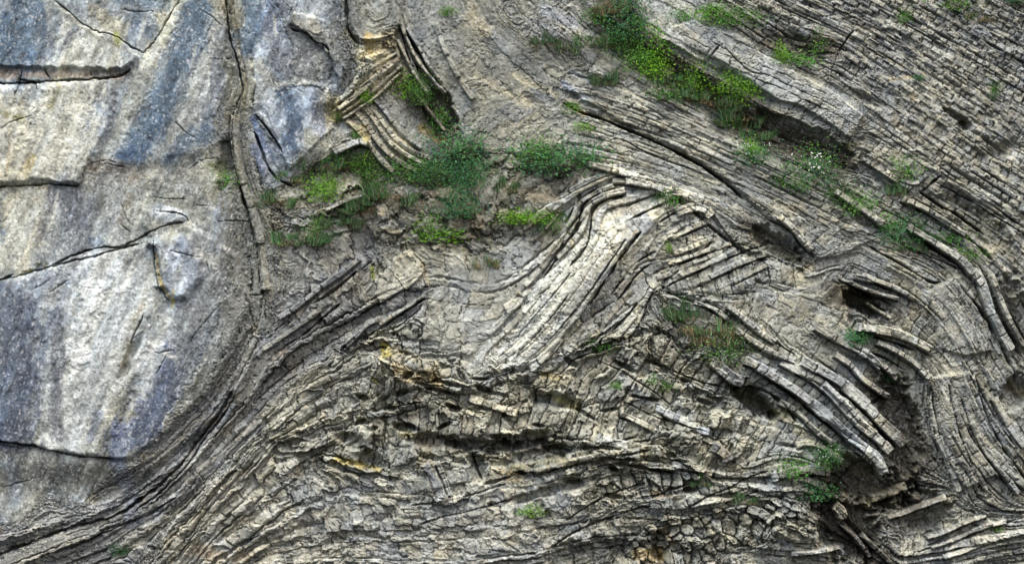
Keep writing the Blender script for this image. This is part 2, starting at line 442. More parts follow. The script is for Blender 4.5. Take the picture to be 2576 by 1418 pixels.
# each bed stands out by its own hardness, slowly changing along it
h += P['amp'] * .7 * (vn(a * .6 + k1 * 5.1, k1 * .71, 3) - .5)
tiltx = rid(cell, 0, 23) - .5; tilty = rid(cell, 0, 24) - .5
h += P['blk'] * .9 * (tilty * (fr - .5) + tiltx * (fj - .5)) * np.where(isr, 0, 1)
h += np.where(isr, P['blk'] * (1.7 * tiltx * vox + 2.2 * (tilty - .25) * voy - .25 * F1), 0)
gb = P['gap'] * np.where(isr, .8, strb * 1.5) * (1 - ss(.3, 2.1 + .7 * np.where(isr, 0, strb), e1 + 1.0 * n3))
gj = P['gap'] * 1.15 * strj * (1 - ss(.3, 2.1, e2 + .9 * n3))
h -= np.maximum(gb, gj)
# fracture facets: small tilted planes stretched along the beds
def facets(u, v, k):
    ci, cj = np.floor(u), np.floor(v)
    F = np.full(u.shape, 9.0, np.float32); G2 = F.copy(); ox = np.zeros(u.shape, np.float32); oy = ox.copy(); qi_ = ox.copy(); qj_ = ox.copy()
    for dj in (-1, 0, 1):
        for di in (-1, 0, 1):
            qi, qj = ci + di, cj + dj
            dx = qi + .1 + .8 * rid(qi, qj, k) - u; dy = qj + .1 + .8 * rid(qi, qj, k + 1) - v
            d = dx * dx + dy * dy; m = d < F
            G2 = np.where(m, F, np.minimum(G2, d)); F = np.where(m, d, F)
            ox = np.where(m, dx, ox); oy = np.where(m, dy, oy); qi_ = np.where(m, qi, qi_); qj_ = np.where(m, qj, qj_)
    r0, r1, r2 = rid(qi_, qj_, k + 2) - .5, rid(qi_, qj_, k + 3) - .5, rid(qi_, qj_, k + 4) - .5
    return r0 * .9 + 1.5 * (r1 * ox + r2 * oy), r0, np.sqrt(G2) - np.sqrt(F)
mw = np.isin(reg, [0]) | ((reg == 2) & (GX < 860))
fa, ftone, fed = facets(a * P['L'] / np.where(mw, 30, 22) + .10 * n3, s * P['T'] / np.where(mw, 16, 8) + .10 * n3, 51)
fa2, ftone2, fed2 = facets(a * P['L'] / 9 + .2 * n2, s * P['T'] / 5 + 7.7, 61)
fb3, ftone3, fed3 = facets(a * P['L'] / 62 + .3 * n2 + 4.4, s * P['T'] / 27 + .3 * n2, 81)
rmask = up((acc_k['R'] + .5 * acc_k['X'] + .35 * acc_k['U'] + .5 * acc_k['L']) / acc_w, wx, wy)
f4, ftone4, fed4 = facets(a * P['L'] / 40 + .15 * n2 + 2.2, s * P['T'] / 15 + .15 * n2, 91)
h += rmask * (.34 * ftone4 + .10 * f4) - rmask * .22 * (1 - ss(0, .12, fed4)) * (ftone3 > 0)
facw = .22 + .78 * ss(.012, .06, P['blk'])
h += facw * ((.022 + .36 * P['blk']) * fa * np.where(mw, .10, 1) + np.where(mw, .030, .034) * fa2 + np.where(mw, .06, .10) * fb3)
h -= (.05 + .25 * P['gap']) * (1 - ss(0, .10, fed)) * (rid(kb, np.floor(a * 3), 71) > .5) * np.where(mw, .3, 1)
# lamination and roughness that run with the beds
lam = fb(a * P['L'] / 40, s * P['T'] / 4.2, 8, 3)
lam2 = fb(a * P['L'] / 90, s * P['T'] / 13, 9, 2)
h += P['lam'] * (lam + 1.0 * lam2)
h += np.where(mw, .008, .014) * n2 + np.where(mw, .012, .012) * n3 + mw * (.045 * fb((GX + GY * .42) / 16, (GY - GX * .2) / 70, 5, 4) + .02 * fb(GX / 40, GY / 22, 6, 4)) + np.where(mw, .025, .06) * n1
print('relief', time.perf_counter() - T0)

# ------------------------------------------------------------------ distances to traced lines / polygons
def near(pts, pad):
    p = np.array(pts); x0, y0 = p.min(0) - pad; x1, y1 = p.max(0) + pad
    i0 = max(0, int((x0 - X0) / STEP)); i1 = min(nx, int((x1 - X0) / STEP) + 2)
    j0 = max(0, int((y0 - Y0) / STEP)); j1_ = min(ny, int((y1 - Y0) / STEP) + 2)
    return slice(j0, j1_), slice(i0, i1)
def line_dist(pts, sl_, wob=1.0):
    x = GX[sl_] + wob * (3.0 * n2[sl_] + 1.6 * n3[sl_]); y = GY[sl_] + wob * (3.0 * n1[sl_] + 2.0 * n3[sl_] - 2 * n2[sl_])
    best = np.full(x.shape, 1e9); sd = np.zeros(x.shape); uu = np.zeros(x.shape); acc = 0.0
    for (ax, ay), (bx, by) in zip(pts[:-1], pts[1:]):
        ex, ey = bx - ax, by - ay; l2 = max(1e-6, ex * ex + ey * ey); l = math.sqrt(l2)
        t = np.clip(((x - ax) * ex + (y - ay) * ey) / l2, 0, 1)
        dx = x - ax - t * ex; dy = y - ay - t * ey
        d = np.hypot(dx, dy); m = d < best
        best = np.where(m, d, best)
        sd = np.where(m, (ex * dy - ey * dx) / l, sd)      # + is below / to the right of a line drawn left to right
        uu = np.where(m, acc + t * l, uu); acc += l
    return best, np.where(sd >= 0, best, -best), uu, acc
def poly_sd(pts, sl_, wob=1.0):
    x = GX[sl_] + wob * (6 * n2[sl_] + 2 * n3[sl_] + 6 * n1[sl_]); y = GY[sl_] + wob * (6 * n1[sl_] + 2 * n3[sl_] - 5 * n2[sl_])
    ins = np.zeros(x.shape, bool); best = np.full(x.shape, 1e9)
    q = list(pts) + [pts[0]]
    for (ax, ay), (bx, by) in zip(q[:-1], q[1:]):
        c = ((ay > y) != (by > y)) & (x < (bx - ax) * (y - ay) / (by - ay + 1e-9) + ax)
        ins ^= c
        ex, ey = bx - ax, by - ay; l2 = max(1e-6, ex * ex + ey * ey)
        t = np.clip(((x - ax) * ex + (y - ay) * ey) / l2, 0, 1)
        best = np.minimum(best, np.hypot(x - ax - t * ex, y - ay - t * ey))
    return np.where(ins, best, -best)

def blob_mask(x, y, rx, ry, ang=0, rough=.35):
    r = max(rx, ry) * 1.7
    sl_ = near([(x - r, y - r), (x + r, y + r)], 5)
    c, s_ = math.cos(R(ang)), math.sin(R(ang))
    dx, dy = GX[sl_] - x, GY[sl_] - y
    u = (dx * c + dy * s_) / rx; v = (-dx * s_ + dy * c) / ry
    return sl_, np.clip(1 - np.sqrt(u * u + v * v) * .8 + rough * (n2[sl_] + .5 * n3[sl_]), 0, 1)

# macro relief: (x, y, rx, ry, angle, height)
MACRO = [
 (1100,520,420,90,-4,.35),(1150,300,200,130,30,-.3),(1100,800,300,160,-30,.3),
 (1000,430,300,60,0,-.35),(1480,680,110,260,45,.55),(1240,780,120,120,0,-.15),
 (1750,230,330,48,33,-.45),(2030,372,150,34,29,-.45),(2000,120,80,40,20,-.4),
 (1115,275,26,75,-28,-1.0),(1900,1010,62,32,38,-1.7),(2175,765,62,28,30,-1.3),
 (2260,1080,60,150,-12,-1.0),(2170,1210,130,60,20,-1.1),(2130,1330,110,80,35,-1.0),(2330,1290,60,60,0,-.5),
 (1960,620,80,36,30,-.7),(2450,560,120,40,35,-.5),(2420,500,90,30,35,-.3),(2330,600,80,22,33,-.4),
 (2560,800,60,110,-20,-.6),(2560,990,50,50,0,-.6),
 (1090,1108,70,20,10,-.6),(1215,1122,90,20,2,-.8),(1330,1108,70,22,-12,-.7),(1400,1128,60,16,20,-.6),(1020,1075,45,13,10,-.8),(1040,1045,60,25,-10,-.4),(880,1105,50,20,25,-.5),
 (1400,1010,70,22,12,-.7),(1330,1150,160,18,-8,-.5),(1200,1170,24,45,-14,-.7),
 (1360,1240,130,14,-14,-.5),(1500,1390,140,40,-10,-.5),(1660,1370,22,40,0,-.9),
 (930,1160,50,25,25,-.4),(1000,930,90,60,0,.3),(1530,1130,120,40,25,.35),(1750,1110,90,40,35,.3),
 (1620,1250,150,60,0,.2),(1960,1310,120,70,20,.45),(2100,1010,170,45,40,.5),
 (840,840,150,30,-38,-.35),(1010,800,60,10,-30,-.4),(400,1180,240,16,-40,-.4),
 (1700,800,90,70,40,-.15),(2420,1150,70,160,-20,.3),(2460,1370,150,50,-20,.35),
 (780,480,100,70,0,-.3),(1380,90,80,70,0,.2),(830,300,60,40,0,-.3),(940,160,50,90,0,.35),
 (60,300,260,200,0,.1),(450,250,110,230,15,.25),(280,850,220,260,15,.35),(340,880,14,46,28,-.35),(320,930,12,30,28,-.3),
 (600,700,60,160,0,-.2),(570,410,30,60,10,-.5),(200,1230,240,60,0,-.25),(2400,290,40,9,35,-.46),(2425,315,20,12,10,-.46),(2180,250,46,14,30,-.3),
 (2520,380,70,26,-25,-.35),(1850,200,150,18,33,-.4),(1640,870,50,40,0,.15),
]
for _ in range(34):                      # small hollows under the broken ledges
    x_, y_ = random.uniform(880, 1900), random.uniform(900, 1250)
    MACRO.append((x_, y_, random.uniform(14, 34), random.uniform(5, 10), random.uniform(-10, 35) if x_ > 1350 else random.uniform(-25, 25), -random.uniform(.46, .75)))
for x, y, rx, ry, ang, hh in MACRO:
    sl_, m = blob_mask(x, y, rx, ry, ang, .35 if hh < -.45 else .04)
    if hh < -.45: m = ss(.12, .55, m)
    else: m = ss(0, .9, m)
    h[sl_] += hh * m

# raised plates: polygon, height, edge softness
PLATES = [
 ([(-140,-90),(140,-90),(140,0),(200,53),(240,80),(287,90),(330,117),(352,140),(338,160),(312,178),(230,172),(100,172),(-140,164)], .26, 3),
 ([(360,600),(440,585),(480,600),(520,660),(515,710),(470,755),(428,760),(400,720),(388,650)], .40, 8),
 ([(360,570),(370,530),(440,528),(472,545),(468,565),(430,590),(380,610)], .35, 7),
 ([(-140,705),(60,690),(150,660),(260,636),(380,600),(480,560),(600,640),(640,760),(560,930),(440,1080),(340,1160),(200,1152),(70,1122),(-140,1112)], .22, 6),
 ([(-140,215),(40,210),(140,200),(300,190),(270,330),(205,470),(120,464),(-140,474)], .28, 7),
 ([(455,-90),(560,-90),(572,80),(602,180),(608,230),(586,290),(580,370),(510,400),(400,420),(290,440),(240,440),(300,330),(350,170),(390,100),(445,20)], .14, 12),
 ([(880,-90),(1010,-90),(1010,60),(990,90),(925,108),(893,92),(876,50)], .35, 6),
 ([(724,60),(735,30),(790,40),(830,60),(870,170),(860,230),(835,150),(770,86)], .3, 5),
 ([(630,255),(700,250),(760,205),(850,215),(850,320),(730,430),(690,370),(640,290)], .15, 7),
 ([(905,95),(985,85),(1012,130),(1000,170),(930,230),(880,262),(850,255),(900,190)], .3, 6),
 ([(1690,70),(1745,52),(1850,90),(1985,170),(2080,220),(2170,290),(2140,350),(2040,282),(1932,238),(1870,210),(1775,158),(1665,103)], .27, 4),
 ([(1905,272),(1990,292),(2060,325),(2155,388),(2125,428),(2040,412),(1960,382),(1895,335)], -.34, 5),
 ([(1425,230),(1600,330),(1748,400),(1840,465),(1950,560),(2055,652),(2120,640),(2200,600),(2090,500),(1950,410),(1750,310),(1560,220),(1450,200)], .18, 6),
 ([(1260,925),(1300,870),(1400,760),(1500,620),(1575,545),(1660,545),(1620,590),(1500,735),(1428,840),(1370,895),(1310,930)], .25, 5),
 ([(1280,1170),(1500,1120),(1600,1110),(1600,1135),(1500,1155),(1345,1192),(1290,1200)], .0, 5),
 ([(1060,1170),(1085,1155),(1128,1250),(1110,1265),(1080,1240)], .5, 3),
 ([(1160,750),(1160,760),(1150,760)], 0, 5),
 ([(1940,1290),(1985,1270),(2060,1290),(2075,1330),(2060,1360),(1990,1360),(1945,1330)], .3, 5),
 ([(2330,950),(2440,930),(2500,1000),(2576,1140),(2576,1230),(2500,1200),(2430,1230),(2390,1180),(2340,1100)], .3, 6),
 ([(2330,730),(2420,690),(2480,780),(2500,880),(2430,900),(2370,880),(2350,800)], .2, 6),
]
for pts, hh, soft in PLATES:
    onw = pts[0][0] < 600; soft = soft * (2.2 if onw else 1)
    sl_ = near(pts, 30); sd = poly_sd(pts, sl_, 1.5 if onw else 1.0)
    h[sl_] += hh * ss(-soft * .3, soft, sd)

# cracks: points, width, depth, lip (how much the side below/right stands back)
CR = [
 ([(1415,258),(1461,284),(1501,294),(1578,327),(1655,360),(1721,393),(1748,407),(1788,433),(1835,467),(1870,500)], 6.5, 1.1, 0),
 ([(1561,350),(1621,383),(1700,412),(1750,430)], 2.5, .4, 0),
 ([(1932,550),(1989,583),(2022,623),(2050,650)], 4, .7, 0),
 ([(1021,83),(1040,110),(1061,143),(1075,180),(1107,213)], 5, .8, 0),
 ([(1044,160),(1060,185),(1085,222)], 6, .7, 0),
 ([(1004,50),(1015,100),(1030,150)], 3, .4, 0),
 ([(870,-60),(870,60),(890,100),(915,115)], 6, .5, 0),
 ([(724,67),(740,78),(771,82),(790,105),(824,120),(830,145)], 4, .5, 0),
 ([(644,290),(670,320),(690,350),(711,385)], 5, .5, 0),
 ([(640,330),(655,370),(672,420),(700,455),(740,470)], 5, .5, 0),
 ([(586,280),(584,360),(590,420),(603,470),(618,520),(636,570),(648,620),(657,700),(660,745)], 5.5, .7, 0),
 ([(568,-40),(570,60),(588,130),(604,180),(613,225),(596,262),(588,280)], 4, .45, 0),
 ([(300,20),(335,34),(360,30),(415,36)], 2.5, .15, 0),([(500,20),(540,45),(560,70)], 2, .15, 0),([(215,455),(245,420),(290,405)], 2, .15, 0),([(470,430),(500,405),(560,395)], 3, .25, 0),([(260,410),(320,425)], 2.5, .2, 0),([(385,495),(430,505),(470,500)], 2.5, .2, 0),([(485,517),(530,515)], 2, .2, 0),([(540,556),(600,555),(630,560)], 2.5, .25, 0),([(420,628),(470,640),(515,652)], 2.5, .2, 0),([(300,500),(320,560),(340,570)], 2.5, .12, 0),([(520,655),(530,700)], 4, .15, 0),([(620,742),(660,742)], 3, .3, 0),([(210,720),(290,728)], 1.6, .1, 0),([(80,730),(150,690)], 3, .15, 0),([(120,740),(180,700)], 2.5, .15, 0),([(330,860),(370,830)], 2.5, .15, 0),([(380,890),(440,880)], 2.5, .2, 0),([(295,1000),(330,960)], 2, .12, 0),([(0,1230),(60,1210),(90,1200)], 2.5, .15, 0),([(200,1300),(240,1280)],2.5,.15,0),([(45,195),(90,210),(95,225)], 4, .3, 0),([(300,560),(330,590)],3,.15,0),
 ([(590,145),(555,152),(528,150)], 2.2, .3, 0),
 ([(560,355),(585,352)], 5, .7, 0),
 ([(444,310),(470,340),(500,352)], 2.5, .2, 0),
 ([(140,0),(200,53),(240,80),(287,90),(330,117),(358,132),(370,128),(400,90),(440,20),(452,0)], 3, .35, 0),
 ([(-90,212),(40,208),(130,203),(230,199),(300,195),(330,172)], 4.5, .5, 0),
 ([(50,176),(50,220),(38,245)], 3.5, .4, 0),([(112,170),(128,200)], 3, .3, 0),([(230,178),(230,200)], 2, .3, 0),
 ([(0,330),(30,310),(65,298),(95,288)], 2, .2, 0),
 ([(-90,473),(60,468),(130,464),(205,468)], 3.5, .5, 0),
 ([(205,468),(215,420),(260,400),(300,410)], 2, .2, 0),
 ([(-90,720),(0,704),(30,690)], 6, .6, 0),
 ([(130,668),(190,640),(250,622),(300,625),(330,610),(390,575),(470,558)], 4, .5, 0),
 ([(0,705),(80,683),(160,662),(220,650),(300,627),(375,605)], 3.2, .4, 0),
 ([(380,530),(430,536),(468,543),(475,560)], 2.5, .3, 0),
 ([(390,600),(385,660),(400,715),(430,760)], 2, .3, 0),
 ([(-90,1110),(0,1110),(70,1119),(140,1135),(200,1150),(290,1152)], 4, .5, 0),
 ([(587,979),(545,1045),(500,1103),(470,1145),(447,1176),(400,1220),(367,1243),(300,1293),(230,1313),(167,1330),(80,1362),(-60,1415)], 6.5, .6, 0),
 ([(597,985),(560,1045),(515,1100),(480,1160),(420,1225),(330,1290)], 3.5, .5, 0),
 ([(440,1250),(380,1290),(280,1330),(200,1370),(100,1400)], 4, .4, 0),
 ([(430,870),(395,940)], 3, .3, 0),([(560,760),(500,830),(470,870)], 3, .25, 0),
 ([(330,870),(368,782)], 3, .3, 0),
 # chevron fold bedding gaps
 ([(1375,903),(1428,833),(1466,787),(1505,726),(1548,666),(1588,606),(1612,582)], 6, .8, 0),
 ([(1308,920),(1360,878),(1410,825),(1450,775),(1495,715),(1540,650),(1575,600)], 2.5, .4, 0),
 ([(1365,703),(1400,650),(1431,600),(1454,565),(1460,540),(1466,512),(1515,483)], 4, .6, 0),
 ([(1431,670),(1460,640),(1478,615),(1486,580),(1487,550),(1492,523),(1521,503),(1575,490)], 5, .7, 0),
 ([(1421,560),(1440,530),(1460,500),(1501,476)], 4.5, .6, 0),
 ([(1330,735),(1370,680),(1400,640),(1421,600)], 2.5, .4, 0),
 ([(1571,523),(1610,503),(1665,480)], 3.5, .4, 0),
 ([(1588,550),(1640,525),(1705,496)], 4, .5, 0),
 ([(1651,563),(1710,530),(1771,511)], 3, .5, 0),
 ([(1700,600),(1740,585),(1781,563)], 3.5, .5, 0),
 ([(1535,743),(1560,710),(1588,668),(1625,643),(1655,630)], 4, .6, 0),
 ([(1550,760),(1580,720),(1610,680),(1640,662)], 4.5, .7, 0),
 ([(1540,833),(1570,800),(1598,770),(1622,745),(1635,716)], 4, .6, 0),
 ([(1612,808),(1625,770),(1642,735)], 4, .5, 0),
 ([(1680,673),(1700,668),(1755,646),(1800,630),(1848,618)], 4, .5, 0),
 ([(1675,723),(1700,708),(1745,690),(1800,662),(1855,640),(1932,614)], 3.5, .5, 0),
 ([(1745,722),(1800,700),(1855,675),(1932,646)], 3, .4, 0),
 ([(1830,728),(1870,705),(1921,680)], 2.5, .3, 0),
 ([(1675,735),(1720,750),(1760,765),(1800,790),(1850,830),(1880,860)], 6, .6, 0),
 ([(1288,860),(1340,800),(1400,730),(1440,680)], 2, .25, 0),([(1300,890),(1370,820),(1430,740)], 2, .25, 0),
 ([(1690,490),(1740,530),(1800,580),(1880,640)], 6, .5, 0),
 ([(1755,640),(1790,610),(1800,575)], 4, .4, 0),
 # middle
 ([(1000,832),(1040,808),(1067,752)], 1, .1, 0),
 ([(955,825),(1000,795),(1040,770),(1068,750)], 4.5, .6, 0),([(975,832),(1010,815),(1060,775)], 3, .4, 0),
 ([(715,870),(760,845),(800,810),(860,760)], 4, .4, 0),([(786,765),(850,725),(900,680)], 5.5, .6, 0),
 ([(850,890),(880,860),(910,832)], 3, .4, 0),([(905,680),(937,655)], 3, .4, 0),
 ([(640,1010),(700,955),(770,900)], 3, .3, 0),
 ([(1150,762),(1180,765),(1230,768)], 2, .2, 0),([(1290,775),(1310,745)], 3, .4, 0),
 # right side
 ([(2179,616),(2220,640),(2265,663),(2310,690),(2345,712),(2370,708)], 4, .6, 0),
 ([(2285,583),(2330,615),(2379,645),(2409,668)], 8, .8, 0),
 ([(2230,588),(2285,625),(2350,650),(2420,680)], 4, .5, 0),
 ([(2310,480),(2360,510),(2420,545),(2480,590)], 6, .7, 0),
 ([(2300,520),(2370,555),(2440,600),(2500,660)], 5, .6, 0),
 ([(2340,450),(2420,490),(2500,540),(2576,590)], 3, .4, 0),
 ([(2445,750),(2470,790),(2495,823),(2532,895),(2560,950)], 7, .8, 0),
 ([(2499,773),(2530,820),(2576,900)], 8, .9, 0),
 ([(2462,665),(2490,720),(2510,780)], 2.5, .3, 0),
 ([(2145,692),(2175,700),(2200,712),(2249,735)], 4, .5, 0),
 ([(2110,705),(2150,722),(2200,745),(2240,765)], 6, .8, 0),
 ([(2430,870),(2400,880),(2345,890)], 2, .3, 0),
 ([(2165,840),(2210,850),(2265,867),(2305,882)], 6, .8, 0),
 ([(2190,885),(2240,905),(2280,935)], 5, .7, 0),([(2130,860),(2180,890),(2220,930)], 6, .8, 0),
 ([(1932,852),(1970,872),(2000,892)], 4, .5, 0),([(2060,905),(2100,935),(2140,975)], 3, .5, 0),
 ([(2000,940),(2060,965),(2105,1010),(2145,1050),(2190,1085)], 7, .9, 0),
 ([(2100,975),(2150,1015),(2190,1055),(2240,1110)], 5, .8, 0),
 ([(1942,960),(1990,990),(2040,1035),(2080,1065),(2120,1090),(2170,1120)], 7, .9, 0),
 ([(1850,985),(1880,968),(1930,985),(1965,1010),(2005,1060)], 6, .8, 0),
 ([(1990,1030),(2040,1075),(2090,1125),(2140,1160)], 4, .5, 0),
 ([(1500,905),(1560,930),(1640,980),(1700,1030)], 3, .3, 0),
 ([(1625,905),(1700,935),(1760,960),(1830,975)], 5, .5, 0),
 ([(2342,980),(2350,1040),(2365,1120),(2400,1190)], 3, .4, 0),
 ([(2385,960),(2400,1060),(2430,1150),(2480,1240)], 3, .45, 0),
 ([(2452,946),(2470,1020),(2500,1090),(2545,1160),(2590,1220)], 4, .55, 0),
 ([(2415,1000),(2445,1090),(2490,1170),(2540,1230)], 3, .4, 0),
 ([(2332,1372),(2400,1335),(2470,1300),(2510,1300)], 2.5, .35, 0),
 ([(2300,1388),(2400,1360),(2500,1325),(2576,1300)], 2.5, .35, 0),
 ([(2192,1268),(2240,1250),(2285,1228)], 4, .5, 0),
 ([(2092,1265),(2130,1310),(2170,1350),(2230,1410)], 3, .4, 0),
 # base
 ([(1345,1192),(1420,1172),(1501,1153),(1580,1140),(1640,1130)], 5, .7, 0),
 ([(1388,1376),(1440,1340),(1488,1318),(1540,1300),(1590,1280),(1640,1270)], 4, .5, 0),
 ([(1420,1310),(1480,1270),(1540,1240),(1620,1215)], 4, .5, 0),
 ([(944,1036),(1000,1020),(1060,1012)], 3.5, .5, 0),([(950,1055),(1010,1040),(1080,1020)], 3, .4, 0),
 ([(1290,1255),(1200,1280),(1110,1300),(1050,1320)], 3, .4, 0),([(1280,1215),(1180,1245),(1100,1262),(1030,1270)], 2.5, .3, 0),
 ([(1571,1009),(1640,1045),(1720,1070),(1788,1086),(1825,1120)], 3, .4, 0),
 ([(1721,1279),(1780,1250),(1838,1226),(1880,1200),(1932,1183)], 3.5, .5, 0),
 ([(1640,1250),(1700,1225),(1760,1210)], 5, .6, 0),
 ([(1500,1175),(1560,1165),(1640,1180),(1700,1190)], 6, .7, 0),
 ([(2080,1270),(2140,1180),(2180,1160)], 3, .3, 0),
 ([(1185,1130),(1195,1170),(1215,1210)], 5, .6, 0),
 ([(1100,1160),(1120,1200),(1135,1245)], 2.5, .4, 0),
 ([(2145,80),(2125,108),(2105,133)], 4, .5, 0),([(2370,440),(2345,460),(2318,482)], 5, .6, 0),
 ([(1830,215),(1850,190),(1880,205)],1.5,.2,0),([(1780,155),(1800,125),(1815,110)],2.5,.3,0),([(1815,115),(1850,150),(1880,180),(1930,190)],2,.25,0),([(1895,210),(1905,190)],3,.3,0),([(2030,282),(2050,270),(2060,262)],2.5,.3,0),
]
for pts, w, dep, _ in CR:
    if pts[0][0] < 620 and dep <= .25: w *= .75; dep *= .6
    q = smooth(pts, 1); sl_ = near(q, w + 16)
    d, sd, uu, tot = line_dist(q, sl_, 1.3 if q[0][0] < 600 else .7)
    ww = w * .62 * (1 + 1.4 * (vn(uu / 23, uu * 0 + w + q[0][0], 5) - .5)) * np.clip(np.minimum(uu, tot - uu) / 16, .15, 1)
    h[sl_] -= dep * (1 - ss(ww * .45, ww * 1.05, d))

